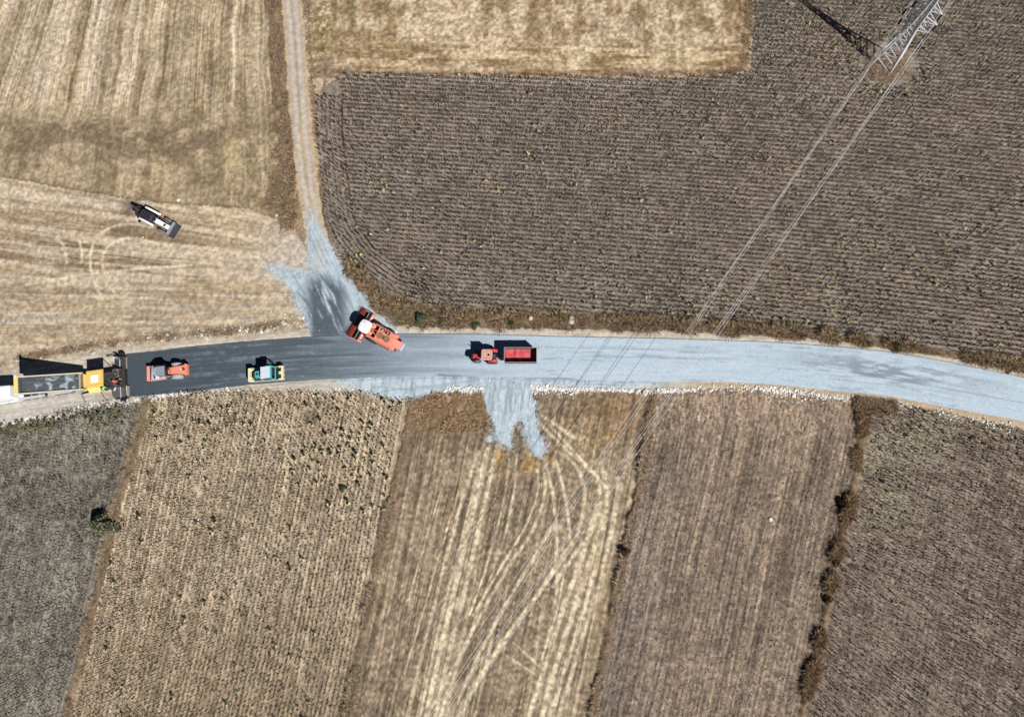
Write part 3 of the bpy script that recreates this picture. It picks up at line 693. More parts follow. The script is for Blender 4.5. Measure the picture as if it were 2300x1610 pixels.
# yellow-green live plants scattered in patches through the dark field
cl = rng.random((26000, 2))*[[178, 110]]+[[-60, -5]]
px, py = to_px(cl[:, 0], cl[:, 1]); rg = region_at(cl[:, 0], cl[:, 1])
dens = .035+.5*sstep(.56, .74, fbm(cl[:, 0], cl[:, 1], 9, 3, 103))*(.25+.75*sstep(480, 700, py))
dens += .35*np.exp(-((px-1950)/330.)**2-((py-640)/80.)**2)+.30*np.exp(-((px-1560)/130.)**2-((py-670)/40.)**2)+.5*np.exp(-((px-795)/28.)**2-((py-580)/30.)**2)+.2*np.exp(-((px-1000)/80.)**2-((py-610)/40.)**2)
dens += .45*np.exp(-(np.abs(dpx_)/1. if False else np.abs(np.hypot(px-1997, (py-148)*1.25)-88)/16.)**2)+.35*np.exp(-((px-1770)/40.)**2-((py-80)/60.)**2)
keep = (rg == 5) & (px < 2400) & (py > -90) & (rng.random(len(px)) < dens*1.9)
lp = cl[keep]
big_order = np.argsort(-to_px(lp[:, 0], lp[:, 1])[1])      # nearest the road first
ind, rest = lp[big_order[:150]], lp[big_order[150:]]
LIVE = [(122, 120, 84), (160, 148, 100), (190, 190, 128)]
sz = np.clip(rng.normal(.52, .16, len(rest)), .25, .95)
o = scatter('yellow_green_weeds', leafy_T, rest, sz, leaf_mat, pal(LIVE, .2))
props(o, 'yellow green surviving plants dotted through the dark field north of the road', 'weeds', kind='stuff')
def template_mesh(nm, T, cols, mat):
    V, L, N, C = T
    cc = np.array([np.clip(lin(c)/GAIN, .004, .85) for c in cols])[C]
    o = raw_mesh(nm, V, L, N, mat, cc); me = o.data; bpy.data.objects.remove(o); return me
def plant_meshes(T, cols):
    """split a plant into stem, flower head and leaves"""
    V, L, N, C = T; out = []
    for ci, nm in ((0, 'stem'), (1, 'flower_head'), (2, 'leaves')):
        st = np.r_[0, np.cumsum(N)[:-1]]; fsel = [k for k in range(len(N)) if C[L[st[k]]] == ci]
        loops = np.concatenate([L[st[k]:st[k]+N[k]] for k in fsel]); used, inv = np.unique(loops, return_inverse=True)
        o = raw_mesh(nm, V[used], inv, N[fsel], leaf_mat, np.repeat(np.clip(lin(cols[ci])/GAIN, .004, .85)[None], len(used), 0)); me = o.data; bpy.data.objects.remove(o); out.append((nm, me))
    return out
def plant_things(xy, sizes, meshes, name, label, cat, group):
    for (x, y), s in zip(xy, sizes):
        nm, me = 0, meshes[rng.integers(len(meshes))]
        r = bpy.data.objects.new(name, me); COL.objects.link(r)
        r.location = (x, y, ground_z(np.array([x]), np.array([y]))[0]-.015); r.rotation_euler = (0, 0, rng.random()*6.28); r.scale = (s, s, s)
        props(r, label, cat, group)
whole_live = [template_mesh('yellow_green_plant', t, LIVE, leaf_mat) for t in leafy_T]
plant_things(ind, np.clip(rng.normal(.58, .15, len(ind)), .35, 1.0), whole_live, 'yellow_green_plant', 'yellow green leafy sunflower plant among dead stalks beside the northern verge', 'plant', 'yellow green plants along the south edge of the dark field')

# southern fields
def south_rows(code, ridge, sp, al, seed, p=.9, lim=(-200, 2500, 860, 1780)):
    c = rows(dirw(ridge[2], ridge[-2]), sp, al, (gx[0], gx[-1], gy[0], 30), jit_v=.035, jit_u=.07, bend=lambda u: .5*np.sin(u/13.))
    px, py = to_px(c[:, 0], c[:, 1]); rg = region_at(c[:, 0], c[:, 1])
    dr = np.minimum.reduce([np.abs(px-xridge(r, py)) for r in (RIDGE1, RIDGE2, RIDGE3, RIDGE4)])
    k = (rg == code) & (px > -90) & (px < 2400) & (py < 1710) & (dr > 15) & (rng.random(len(px)) < p)
    return c[k]
p9 = south_rows(9, RIDGE1, .62, .45, 1, .86)
o = scatter('withered_stalks', dead_T, p9, np.clip(rng.normal(.82, .2, len(p9)), .4, 1.4), leaf_mat, pal([(72, 68, 62), (40, 38, 36), (80, 78, 70)]))
props(o, 'dark withered stalks in rows on the grey field at the lower left', 'crop', kind='stuff')
p10 = south_rows(10, RIDGE2, .64, .38, 2, .93)
o = scatter('sunflower_stubble', dead_T, p10, np.clip(rng.normal(.88, .16, len(p10)), .4, 1.4), leaf_mat, pal([(84, 70, 56), (44, 37, 30), (120, 106, 84)]))
props(o, 'short dead stalks in rows on the tan field south of the rollers', 'crop', kind='stuff')
c = south_rows(10, RIDGE2, 1.28, .9, 3, 1.0)
px, py = to_px(c[:, 0], c[:, 1])
den = .05+.85*np.exp(-((px-790)/85.)**2-((py-1010)/75.)**2)+.30*np.exp(-((px-500)/150.)**2-((py-960)/45.)**2)+.12*sstep(.58, .7, fbm(c[:, 0], c[:, 1], 5, 2, 110))+.25*np.exp(-((py-900)/12.)**2)
c = c[rng.random(len(c)) < den*.9]
order = np.argsort(-(den[:len(c)] if False else rng.random(len(c))))
ind10, rest10 = c[order[:300]], c[order[300:]]
PALE = [(96, 90, 60), (56, 48, 38), (216, 212, 164)]
whole_pale = [template_mesh('leafy_sunflower', t, PALE, leaf_mat) for t in leafy_T]
plant_things(ind10, np.clip(rng.normal(.92, .18, len(ind10)), .5, 1.3), whole_pale, 'leafy_sunflower', 'pale leafed drooping sunflower throwing a dark shadow on the tan field', 'sunflower', 'leafy sunflowers on the tan field')
if len(rest10):
    o = scatter('small_sunflowers', leafy_T, rest10, np.clip(rng.normal(.6, .15, len(rest10)), .35, 1.0), leaf_mat, pal(PALE, .2))
    props(o, 'remaining small pale leafed sunflowers spread over the tan field', 'crop', kind='stuff')
p13 = south_rows(13, RIDGE4, .60, .40, 4, .9)
o = scatter('bean_stalks', dead_T, p13, np.clip(rng.normal(.80, .2, len(p13)), .4, 1.4), leaf_mat, pal([(76, 68, 58), (44, 39, 34), (104, 96, 74)]))
props(o, 'dark dry stalks in fine rows on the dark field at the lower right', 'crop', kind='stuff')
c = rng.random((9000, 2))*[[50, 60]]+[[25, -50]]
px, py = to_px(c[:, 0], c[:, 1])
k = (region_at(c[:, 0], c[:, 1]) == 13) & (rng.random(len(c)) < .02+.55*np.exp(-((py-np.interp(px, [1950, 2300], [960, 1000]))/34.)**2)+.5*np.exp(-((px-2010)/45.)**2-((py-1100)/60.)**2))
o = scatter('pale_weeds', leafy_T, c[k], np.clip(rng.normal(.5, .12, k.sum()), .3, .9), leaf_mat, pal([(110, 108, 70), (84, 76, 52), (190, 186, 128)], .2))
props(o, 'pale green weeds along the top of the lower right field', 'weeds', kind='stuff')
c = rng.random((5000, 2))*[[40, 30]]+[[-105, -10]]
px, py = to_px(c[:, 0], c[:, 1])
k = (region_at(c[:, 0], c[:, 1]) == 9) & (rng.random(len(c)) < .015+.8*np.exp(-((py-np.interp(px, [0, 150, 300], [962, 940, 920]))/13.)**2))
o = scatter('olive_weeds', leafy_T, c[k], np.clip(rng.normal(.6, .15, k.sum()), .3, 1.0), leaf_mat, pal([(96, 96, 72), (64, 62, 48), (128, 126, 96)], .2))
props(o, 'olive weeds along the white stones above the grey field', 'weeds', kind='stuff')

# rough dry grass on the banks
tall_T = [tuft(12, .22, .55, .028) for _ in range(6)]; short_T = [tuft(9, .12, .28, .03) for _ in range(6)]
def grass(name, label, centre, width, n, cols, temps=tall_T, smin=.6, smax=1.25, var=.28, regs=None):
    pl = np.array(centre, float); seg = np.r_[0, np.cumsum(np.hypot(*np.diff(pl, axis=0).T))]
    s = rng.random(n)*seg[-1]; qx = np.interp(s, seg, pl[:, 0]); qy = np.interp(s, seg, pl[:, 1])
    wv = width if np.isscalar(width) else np.interp(s, np.linspace(0, seg[-1], len(width)), width)
    qx = qx+rng.normal(0, 1, n)*wv*.5; qy = qy+rng.normal(0, 1, n)*wv*.5
    d = np.stack([(qx-1150)/FPX, (805-qy)/FPX, -np.ones(n)], -1) @ RM.T
    w = (d*(-CAM_H/d[:, 2])[:, None])[:, :2]
    cl = fbm(w[:, 0], w[:, 1], 2.2, 3, 120)
    k = (cl > .36)
    k &= ~np.isin(region_at(w[:, 0], w[:, 1]), (2, 7, 8)) if regs is None else np.isin(region_at(w[:, 0], w[:, 1]), regs)
    w = w[k]; sc = rng.uniform(smin, smax, len(w))*(.5+1.1*sstep(.36, .65, cl[k]))
    o = scatter(name, temps, w, sc, grass_mat, pal(cols, var), tilt=.25)
    return props(o, label, 'grass', kind='stuff')
DRY = [(178, 155, 128), (138, 117, 96), (204, 180, 150)]; DRYD = [(160, 136, 110), (120, 99, 80), (186, 160, 130)]
grass('dry_grass', 'dry brown grass along the west side of the dirt track', [(604, -150), (610, 0), (624, 120), (636, 250), (646, 340), (634, 420), (650, 500)], [10, 10, 11, 12, 16, 34, 22], 7500, DRYD)
grass('dry_grass', 'dry brown grass and weeds on the verge north of the road', [(770, 600), (840, 680), (900, 708), (1000, 715), (1200, 721), (1400, 728), (1600, 736), (1800, 752), (2000, 776), (2200, 808), (2450, 860)], [26, 30, 18, 18, 14, 14, 12, 10, 9, 10, 10], 9500, [(150, 128, 100), (100, 83, 64), (178, 152, 120)], smin=.8, smax=1.8, var=.35)
grass('dry_grass', 'dry brown grass beside the dark field along the east side of the track', [(686, -150), (694, 80), (704, 230), (712, 330), (726, 450), (742, 530)], 6, 1100, DRYD, short_T)
for nm, R in (('between the grey field and the tan field', RIDGE1), ('between the tan field and the straw field', RIDGE2), ('between the straw field and the brown field', RIDGE3), ('between the brown field and the lower right field', RIDGE4)):
    w = 8 if R is not RIDGE4 else 9
    grass('dry_grass', 'strip of dry brown grass '+nm, R, w if R is not RIDGE3 else 6, 5200 if R is not RIDGE3 else 3600, [(140, 114, 88), (92, 74, 56), (170, 140, 108)] if R is RIDGE4 else DRY, regs=(9, 10, 11, 12, 13, 14), smin=.6 if R is not RIDGE4 else .8, smax=1.25 if R is not RIDGE4 else 1.55)
grass('dry_grass', 'ring of dry grass around the foot of the lattice pylon', [(1962, 150), (2000, 165), (2030, 140), (2000, 128)], 22, 1500, DRY, regs=(5,))
grass('dry_grass', 'swept orange brown grass left of the southern stone dust exit', [(935, 935), (980, 910), (1060, 892), (1080, 930), (980, 950)], 26, 3000, [(186, 154, 118), (138, 110, 84), (208, 176, 138)], regs=(11,))
grass('dry_grass', 'dark scrubby grass where the last boundary strip meets the road', [(1925, 905), (1960, 912), (2005, 912)], 14, 800, DRYD, regs=(12, 13, 14))
grass('dry_grass', 'brown grass along the east edge of the golden field', [(1685, -120), (1683, 0), (1676, 90), (1668, 155), (1600, 168)], 9, 1200, DRYD, short_T, regs=(4, 5))
grass('dry_grass', 'brown grass on the bank between the harvested field and the paver', [(20, 808), (130, 790), (250, 770), (420, 752), (560, 740), (690, 716)], 9, 2000, DRYD, short_T, regs=(3, 7))

# short straw left standing, as real blades, over the stubble fields
def straw(code, n, label, cols, seed):
    c = rng.random((n, 2))*[[gx[-1]-gx[0], gy[-1]-gy[0]]]+[[gx[0], gy[0]]]
    px, py = to_px(c[:, 0], c[:, 1])
    k = (region_at(c[:, 0], c[:, 1]) == code) & (px > -60) & (px < 2360) & (py > -60) & (py < 1670) & (rng.random(n) < .25+1.2*sstep(.42, .62, fbm(c[:, 0], c[:, 1], 2.6, 4, 22)))
    o = scatter('straw_stubble', short_T, c[k], rng.uniform(.5, 1.0, k.sum()), grass_mat, pal(cols, .22), tilt=.3)
    props(o, label, 'stubble', kind='stuff')
straw(0, 40000, 'short cut straw over the north west field', [(196, 168, 122), (140, 114, 82), (168, 140, 100)], 1)
straw(3, 30000, 'thin straw scattered over the harvested field around the backhoe', [(196, 174, 140), (136, 115, 90), (170, 148, 118)], 2)
straw(4, 60000, 'golden cut straw over the top middle field', [(210, 178, 128), (150, 120, 84), (184, 150, 104)], 3)
straw(11, 18000, 'cut straw over the striped field with tyre tracks', [(190, 168, 134), (122, 102, 80), (156, 134, 108)], 4)

# loose gravel thinning out round the two spills
q_ = []
for P_ in (P_GRAV_N[:-4]+P_GRAV_N[-4:], P_GRAV_S[:28]):
    pl = np.array(P_, float); seg = np.r_[0, np.cumsum(np.hypot(*np.diff(pl, axis=0).T))]; s_ = rng.random(2600)*seg[-1]
    q_.append(np.stack([np.interp(s_, seg, pl[:, 0])+rng.normal(0, 7, 2600), np.interp(s_, seg, pl[:, 1])+rng.normal(0, 7, 2600)], 1))
q_ = np.concatenate(q_); gw = np.array([G(a, b)[:2] for a, b in q_]); gw = gw[(q_[:, 1] < 745) | (q_[:, 1] > 862)]
grit_T = [tri_fan_template([(*lump(0, 0, .02, .06, .05, 5), 0)]) for _ in range(3)]
o = scatter('loose_gravel', grit_T, gw, rng.uniform(.5, 1.5, len(gw)), stone_mat, pal([(196, 206, 212)]*3, .15), tilt=.2)
props(o, 'loose grey gravel scattered round the edges of the stone dust spills', 'gravel', kind='stuff')

# clods of dry soil thrown up by the last ploughing
clod_T = [tri_fan_template([(*lump(0, 0, .05, rt.uniform(.8, 1.2)*.11, rt.uniform(.07, .12), 5), 0)]) for _ in range(5)]
def clod_field(code, n, label, col, smin, smax):
    c = rng.random((n, 2))*[[gx[-1]-gx[0], gy[-1]-gy[0]]]+[[gx[0], gy[0]]]
    px, py = to_px(c[:, 0], c[:, 1])
    k = (region_at(c[:, 0], c[:, 1]) == code) & (px > -60) & (px < 2380) & (py > -60) & (py < 1690) & (rng.random(n) < .25+1.3*sstep(.45, .62, fbm(c[:, 0], c[:, 1], 1.3, 3, 130)))
    o = scatter('soil_clods', clod_T, c[k], rng.uniform(smin, smax, k.sum()), stone_mat, lambda s: np.repeat(np.clip(lin(col)/GAIN, .004, .8)[None, None]*np.clip(rng.normal(1, .15, (len(s), 1, 1)), .6, 1.4), 3, 1), tilt=.3)
    props(o, label, 'soil clods', kind='stuff')
clod_field(12, 150000, 'dry brown soil clods over the brown field', (148, 130, 113), .5, 1.15)
clod_field(13, 60000, 'grey soil clods over the lower right field', (138, 129, 119), .5, 1.0)
clod_field(9, 60000, 'grey soil clods over the lower left field', (138, 136, 127), .5, 1.0)
clod_field(5, 22000, 'grey soil clods over the large dark field', (142, 131, 119), .5, .9)

# bushes
def leaf_cloud(n, R, Hh, cols, lw=.16):
    V, L, N, C = [], [], [], []
    for k in range(n):
        a = rt.uniform(0, 6.28); r = R*math.sqrt(rt.random())*(.75+.4*math.sin(3*a+R)); h = Hh*(1-(r/R/1.2)**2)*rt.uniform(.25, 1.0)+.05
        c0 = Vector((r*math.cos(a), r*math.sin(a), max(h, .05)))
        d = Vector((rt.gauss(0, 1), rt.gauss(0, 1), rt.gauss(.3, .7))).normalized(); e = d.cross(Vector((rt.gauss(0, 1), rt.gauss(0, 1), rt.gauss(0, 1)))).normalized()
        l, w = lw*rt.uniform(.7, 1.5), lw*.45
        b = len(V); V += [c0-d*l*.5, c0+e*w, c0+d*l, c0-e*w]; L += [b, b+1, b+2, b+3]; N.append(4)
        cc = np.clip(lin(cols[rt.randrange(len(cols))])/GAIN*rt.uniform(.7, 1.3), .004, .8); C += [cc]*4
    return np.array([tuple(v) for v in V]), L, N, np.array(C)
twig_mat = paint('twig_bark', (104, 84, 64), .9)
def bush(px, py, R, Hh, cols, label, n=700, lw=.16, name='bush'):
    g = G(px, py); z = float(ground_z(g[:1], g[1:2])[0])
    t = thing(name, label, 'bush', (g[0], g[1], z-.03))
    V, L, N, C = leaf_cloud(n, R, Hh, cols, lw); raw_mesh('foliage', V, L, N, leaf_mat, C, parent=t)
    Vs, Ls, Ns = [], [], []
    for k in range(9):
        a = k*.7+rt.random(); e = Vector((R*.6*math.cos(a), R*.6*math.sin(a), Hh*.6)); s = Vector((.05*math.cos(a), .05*math.sin(a), 0)); p = Vector((-math.sin(a), math.cos(a), 0))*.025
        b = len(Vs); Vs += [s-p, s+p, e+p*.3, e-p*.3]; Ls += [b, b+1, b+2, b+3]; Ns.append(4)
        Vs += [s-Vector((0, 0, .025)), s+Vector((0, 0, .025)), e+Vector((0, 0, .01)), e-Vector((0, 0, .01))]; Ls += [b+4, b+5, b+6, b+7]; Ns.append(4)
    raw_mesh('stems', [tuple(v) for v in Vs], Ls, Ns, twig_mat, parent=t)
    return t
GRN = [(88, 98, 74), (66, 76, 56), (112, 120, 90), (76, 86, 64)]; OLV = [(124, 126, 100), (100, 104, 82), (146, 144, 116), (86, 90, 72)]
bush(240, 1180, 2.0, 2.7, OLV, 'large grey green bush casting a black shadow beside the grey field', 2600, .26)
bush(946, 716, 1.0, .95, GRN, 'round green bush on the verge just east of the combine harvester', 1300)
bush(995, 722, .85, .75, GRN, 'second green bush on the verge, right of the round bush by the harvester', 900)
bush(1068, 730, .7, .7, GRN, 'small green bush on the verge straight above the red tractor', 600)
bush(1148, 728, .75, .75, [(70, 78, 56), (52, 60, 42), (92, 96, 66)], 'dark green bush on the verge above the red trailer', 600)
bush(1256, 712, .8, .7, [(116, 120, 60), (88, 92, 52), (132, 132, 72)], 'olive green bush on the verge left of the pale boulders', 600)
bush(1655, 742, .7, .6, [(112, 118, 66), (84, 92, 56)], 'small yellow green bush on the verge right of the overhead wires', 450)
bush(2010, 782, .8, .7, [(110, 104, 66), (84, 82, 54)], 'brownish green bush on the verge near the right bend', 450)
bush(2265, 826, .8, .8, [(118, 112, 70), (88, 86, 58)], 'olive bush on the verge at the far right end of the road', 500)
bush(770, 1096, .6, .5, GRN, 'low dark green bush alone among the sunflowers of the tan field', 400)
bush(1896, 1134, 1.0, 1.3, [(130, 104, 74), (96, 76, 54), (150, 122, 88)], 'round brown dry bush on the strip left of the lower right field', 1100, .18, 'dry_bush')
bush(1404, 1238, .7, .9, [(96, 76, 56), (70, 54, 40), (124, 98, 70)], 'small dark dry bush on the strip between straw and brown fields', 700, .16, 'dry_bush')
for k, (bx, by, s) in enumerate(((1876, 1262, .62), (1858, 1345, .6), (1836, 1445, .62))):
    bush(bx, by, s, 1.0*s, [(124, 98, 70), (88, 70, 50), (146, 118, 86)], ['dry bush on the last boundary strip, next below the round brown bush', 'dry bush midway down the last boundary strip', 'dry bush low on the last boundary strip near the bottom edge'][k], 900, .17, 'dry_bush')

# white rubble stones
def stone_mesh(seed):
    r = random.Random(seed); n = 7; V = []; F = []
    for j, (zz, rr) in enumerate(((-.35, .7), (.1, 1.0), (.55, .68))):
        for i in range(n): 
            q = rr*r.uniform(.78, 1.15); V.append((q*math.cos(6.2832*i/n+j*.3), q*math.sin(6.2832*i/n+j*.3), zz*r.uniform(.85, 1.1)))
    V.append((0, 0, .72)); top = len(V)-1
    for j in range(2):
        for i in range(n): F.append((j*n+i, j*n+(i+1) % n, (j+1)*n+(i+1) % n, (j+1)*n+i))
    for i in range(n): F.append((2*n+i, 2*n+(i+1) % n, top))
    return tri_fan_template([(V, F, 0)])
stone_T = [stone_mesh(s) for s in range(8)]
S_LINE = SHOULD_S
def line_pts(n, x0, x1, spread, wt=None, bias=0):
    xs = rng.uniform(x0, x1, n*4)
    if wt is not None: xs = xs[rng.random(len(xs)) < wt(xs)]
    xs = xs[:n]; ys = np.interp(xs, *np.array(S_LINE, float).T)+bias+rng.normal(0, spread, len(xs))
    return np.stack([xs, ys], 1)
sp = np.concatenate([line_pts(950, 1192, 1560, 2.2, bias=2), line_pts(160, 1192, 1300, 5.5, bias=7), line_pts(400, 1560, 1830, 4.2, lambda x: .35+.65*np.exp(-((x-1730)/60)**2), 1), line_pts(90, 1720, 1860, 8, bias=10), line_pts(330, 1830, 2030, 3.4, bias=2), line_pts(150, 2030, 2300, 6, bias=0),
    line_pts(420, -60, 95, 2.6, bias=-1), line_pts(90, 95, 190, 5, bias=2), line_pts(300, 180, 330, 4, bias=1), line_pts(420, 300, 425, 2.6, lambda x: .4+.6*(x > 330), -1), line_pts(130, 425, 610, 4.0, lambda x: .3+.7*(np.abs(x-490) < 25), 2), line_pts(60, 600, 830, 5), line_pts(150, 995, 1088, 4.0, bias=-4)])
sw = np.array([G(a, b)[:2] for a, b in sp])
ssz = np.clip(rng.lognormal(-2.5, .42, len(sw)), .045, .24)*np.where(sp[:, 0] < 700, .8, 1.0)
order = np.argsort(-ssz)
STONE = [(246, 243, 238)]*3
def stone_pal(s): 
    b = np.clip(lin((244, 240, 233))/GAIN, 0, .8)[None, None]*np.clip(rng.normal(1.05, .16, (len(s), 1, 1)), .5, 1.25); return np.repeat(np.clip(b, .05, .8), 3, 1)
o = scatter('white_rubble', stone_T, sw[order[240:]], ssz[order[240:]], stone_mat, stone_pal, z=ground_z(sw[order[240:], 0], sw[order[240:], 1])+.03, tilt=.3)
props(o, 'white limestone rubble lining the south edge of the road', 'rubble', kind='stuff')
stone_me = [template_mesh('white_stone', t, [(244, 240, 233)], stone_mat) for t in stone_T]
def stone_obj(x, y, s, label, group=None, mesh=None, name='white_stone', cat='stone'):
    r = bpy.data.objects.new(name, mesh or stone_me[rng.integers(8)]); COL.objects.link(r)
    r.location = (x, y, float(ground_z(np.array([x]), np.array([y]))[0])+.25*s); r.rotation_euler = (rng.normal(0, .2), rng.normal(0, .2), rng.random()*6.28); r.scale = (s*rng.uniform(.9, 1.3), s, s*.8)
    return props(r, label, cat, group)
for k in order[:240]: stone_obj(sw[k, 0], sw[k, 1], ssz[k], 'larger white limestone stone in the rubble line along the south road edge', 'larger white stones along the road')
grey_me = [template_mesh('boulder', t, [(206, 198, 184)], stone_mat) for t in stone_T[:4]]
for bx, by, s, lb in ((1284, 716, .42, 'upper pale boulder of the pair on the verge, right of the olive bush'), (1283, 724, .5, 'lower pale boulder of the pair on the verge, right of the olive bush'), (1192, 716, .4, 'pale boulder on the verge above the red trailer'), (1790, 745, .42, 'pale boulder on the verge north of the right bend'), (622, 484, .3, 'left pale boulder in the rough grass west of the dirt track'), (642, 486, .36, 'right pale boulder in the rough grass west of the dirt track'), (1448, 882, .5, 'large buff boulder among white stones at the head of the straw field strip'), (1430, 880, .4, 'smaller buff boulder left of the large one in the stone line'), (600, 743, .55, 'white slab stone in the litter bank west of the junction'), (463, 760, .42, 'pale stone at the foot of the litter bank above the asphalt'), (210, 793, .4, 'pale stone on the bank just above the paver')):
    g = G(bx, by); stone_obj(g[0], g[1], s, lb, None, grey_me[rng.integers(4)], 'boulder', 'boulder')
# litter and broken stone on the north-west bank
lx = np.concatenate([rng.uniform(10, 690, 150), rng.normal(545, 60, 170)]); lx = lx[(lx > -20) & (lx < 690)]
ly = np.interp(lx, [0, 130, 250, 420, 560, 690], [814, 788, 766, 752, 740, 716])+rng.normal(0, 6.5, len(lx))
lw_ = np.array([G(a, b)[:2] for a, b in zip(lx, ly)])
def lit_pal(s):
    b = np.array([lin(c)/GAIN for c in ((232, 228, 222), (196, 184, 168), (214, 214, 216), (170, 150, 128))])[rng.integers(0, 4, len(s))]; return np.repeat(b[:, None], 3, 1)
o = scatter('broken_stone', stone_T, lw_, np.clip(rng.lognormal(-2.2, .5, len(lw_)), .05, .3), stone_mat, lit_pal, tilt=.4)
props(o, 'broken pale stone and litter on the bank between harvested field and asphalt', 'rubble', kind='stuff')
fx, fy = rng.uniform(0, 690, 90), rng.uniform(430, 740, 90); fw = np.array([G(a, b)[:2] for a, b in zip(fx, fy)]); fw = fw[region_at(fw[:, 0], fw[:, 1]) == 3]
for bx, by, s, lb in ((401, 450, .3, 'white scrap on the field edge right of the backhoe'), (321, 533, .14, 'tiny white scrap on the stubble below the backhoe'), (566, 1003, .25, 'white scrap among the sunflowers of the tan field'), (443, 1164, .3, 'white rag on the tan field below the road rollers'), (1730, 1166, .28, 'white scrap alone on the brown field')):
    g = G(bx, by); stone_obj(g[0], g[1], s, lb, None, None, 'white_scrap', 'litter')

# ---------------------------------------------------------------- mesh builder for machines
class MB:
    def __init__(s): s.V = []; s.F = []
    def add(s, V, F): b = len(s.V); s.V += [tuple(v) for v in V]; s.F += [tuple(b+i for i in f) for f in F]; return s
    def hexa(s, P): return s.add(P, [(3, 2, 1, 0), (4, 5, 6, 7), (0, 1, 5, 4), (1, 2, 6, 5), (2, 3, 7, 6), (3, 0, 4, 7)])
    def box(s, x0, x1, y0, y1, z0, z1): return s.hexa([(x0, y0, z0), (x1, y0, z0), (x1, y1, z0), (x0, y1, z0), (x0, y0, z1), (x1, y0, z1), (x1, y1, z1), (x0, y1, z1)])
    def prism(s, poly, z0, z1):
        n = len(poly); V = [(x, y, z0) for x, y in poly]+[(x, y, z1) for x, y in poly]
        return s.add(V, [tuple(range(n-1, -1, -1)), tuple(range(n, 2*n))]+[(i, (i+1) % n, n+(i+1) % n, n+i) for i in range(n)])
    def slab_xz(s, poly, y0, y1):
        n = len(poly); V = [(x, y0, z) for x, z in poly]+[(x, y1, z) for x, z in poly]
        return s.add(V, [tuple(range(n)), tuple(range(2*n-1, n-1, -1))]+[((i+1) % n, i, n+i, n+(i+1) % n) for i in range(n)])
    def lathe(s, prof, c, axis='y', n=28):
        """profile [(offset along axis, radius)] spun round an axis"""
        V = []; F = []; m = len(prof)
        for i in range(n):
            a = 2*math.pi*i/n; ca, sa = math.cos(a), math.sin(a)
            for o, r in prof:
                V.append({'y': (c[0]+r*ca, c[1]+o, c[2]+r*sa), 'x': (c[0]+o, c[1]+r*ca, c[2]+r*sa), 'z': (c[0]+r*ca, c[1]+r*sa, c[2]+o)}[axis])
        for i in range(n):
            j = (i+1) % n
            for k in range(m-1): F.append((i*m+k, i*m+k+1, j*m+k+1, j*m+k))
        F.append(tuple(i*m for i in range(n))); F.append(tuple(i*m+m-1 for i in reversed(range(n))))
        return s.add(V, F)
    def cyl(s, c, r, L, axis='z', n=20): return s.lathe([(0, r), (L, r)], c, axis, n)
    def bar(s, a, b, w, h=None):
        a, b = Vector(a), Vector(b); d = (b-a).normalized(); h = h or w
        u = d.cross(Vector((0, 0, 1))); u = u.normalized() if u.length > 1e-4 else Vector((1, 0, 0)); v = u.cross(d).normalized()
        P = [p+su*u*w/2+sv*v*h/2 for p in (a, b) for su, sv in ((-1, -1), (1, -1), (1, 1), (-1, 1))]
        return s.add(P, [(0, 1, 2, 3), (7, 6, 5, 4), (4, 5, 1, 0), (5, 6, 2, 1), (6, 7, 3, 2), (7, 4, 0, 3)])
    def tube(s, pts, r, n=7):
        pts = [Vector(p) for p in pts]; V = []; F = []
        for i, p in enumerate(pts):
            d = (pts[min(i+1, len(pts)-1)]-pts[max(i-1, 0)]).normalized(); u = d.cross(Vector((.13, .21, 1))).normalized(); v = d.cross(u)
            for k in range(n): a = 2*math.pi*k/n; V.append(p+u*r*math.cos(a)+v*r*math.sin(a))
        for i in range(len(pts)-1):
            for k in range(n): F.append((i*n+k, i*n+(k+1) % n, (i+1)*n+(k+1) % n, (i+1)*n+k))
        F.append(tuple(range(n-1, -1, -1))); F.append(tuple((len(pts)-1)*n+k for k in range(n)))
        return s.add(V, F)
    def build_each(s, name, mat, parent=None, bevel=0.0, smooth=False):
        """every separate piece a part of its own"""
        par = list(range(len(s.V)))
        def find(i):
            while par[i] != i: par[i] = par[par[i]]; i = par[i]
            return i
        for f in s.F:
            for i in f[1:]: par[find(i)] = find(f[0])
        groups = {}
        for f in s.F: groups.setdefault(find(f[0]), []).append(f)
        for fs in groups.values():
            ids = sorted({i for f in fs for i in f}); mp = {i: k for k, i in enumerate(ids)}
            m = MB(); m.V = [s.V[i] for i in ids]; m.F = [tuple(mp[i] for i in f) for f in fs]; m.build(name, mat, parent, bevel, smooth)
    def build(s, name, mat, parent=None, bevel=0.0, smooth=False, loc=None, rot=None, label=None):
        me = bpy.data.meshes.new(name); me.from_pydata(s.V, [], s.F); me.materials.append(mat)
        import bmesh
        bm = bmesh.new(); bm.from_mesh(me); bmesh.ops.recalc_face_normals(bm, faces=bm.faces); bm.to_mesh(me); bm.free()
        if smooth: me.polygons.foreach_set('use_smooth', [len(p.vertices) == 4 for p in me.polygons]); me.update()
        o = bpy.data.objects.new(name, me); COL.objects.link(o)
        if parent is not None: o.parent = parent
        if loc: o.location = loc
        if rot: o.rotation_euler = rot
        if bevel:
            md = o.modifiers.new('bevel', 'BEVEL'); md.width = bevel; md.segments = 2; md.limit_method = 'ANGLE'; md.angle_limit = math.radians(40)
        if label: o['label'] = label
        return o
ORANGE = paint('orange_red_paint', (246, 142, 116), .55, dirt=.5, dirt_rgb=(230, 188, 170)); RED = paint('red_paint', (222, 66, 72), .45, dirt=.3); RED2 = paint('faded_red_paint', (214, 160, 150), .6, dirt=.35, dirt_rgb=(222, 190, 170))
RUBBER = paint('dusty_rubber', (104, 102, 104), .9, dirt=.8, dirt_rgb=(170, 164, 162)); RUBBERD = paint('black_rubber', (44, 44, 48), .85, dirt=.4, dirt_rgb=(96, 92, 90))
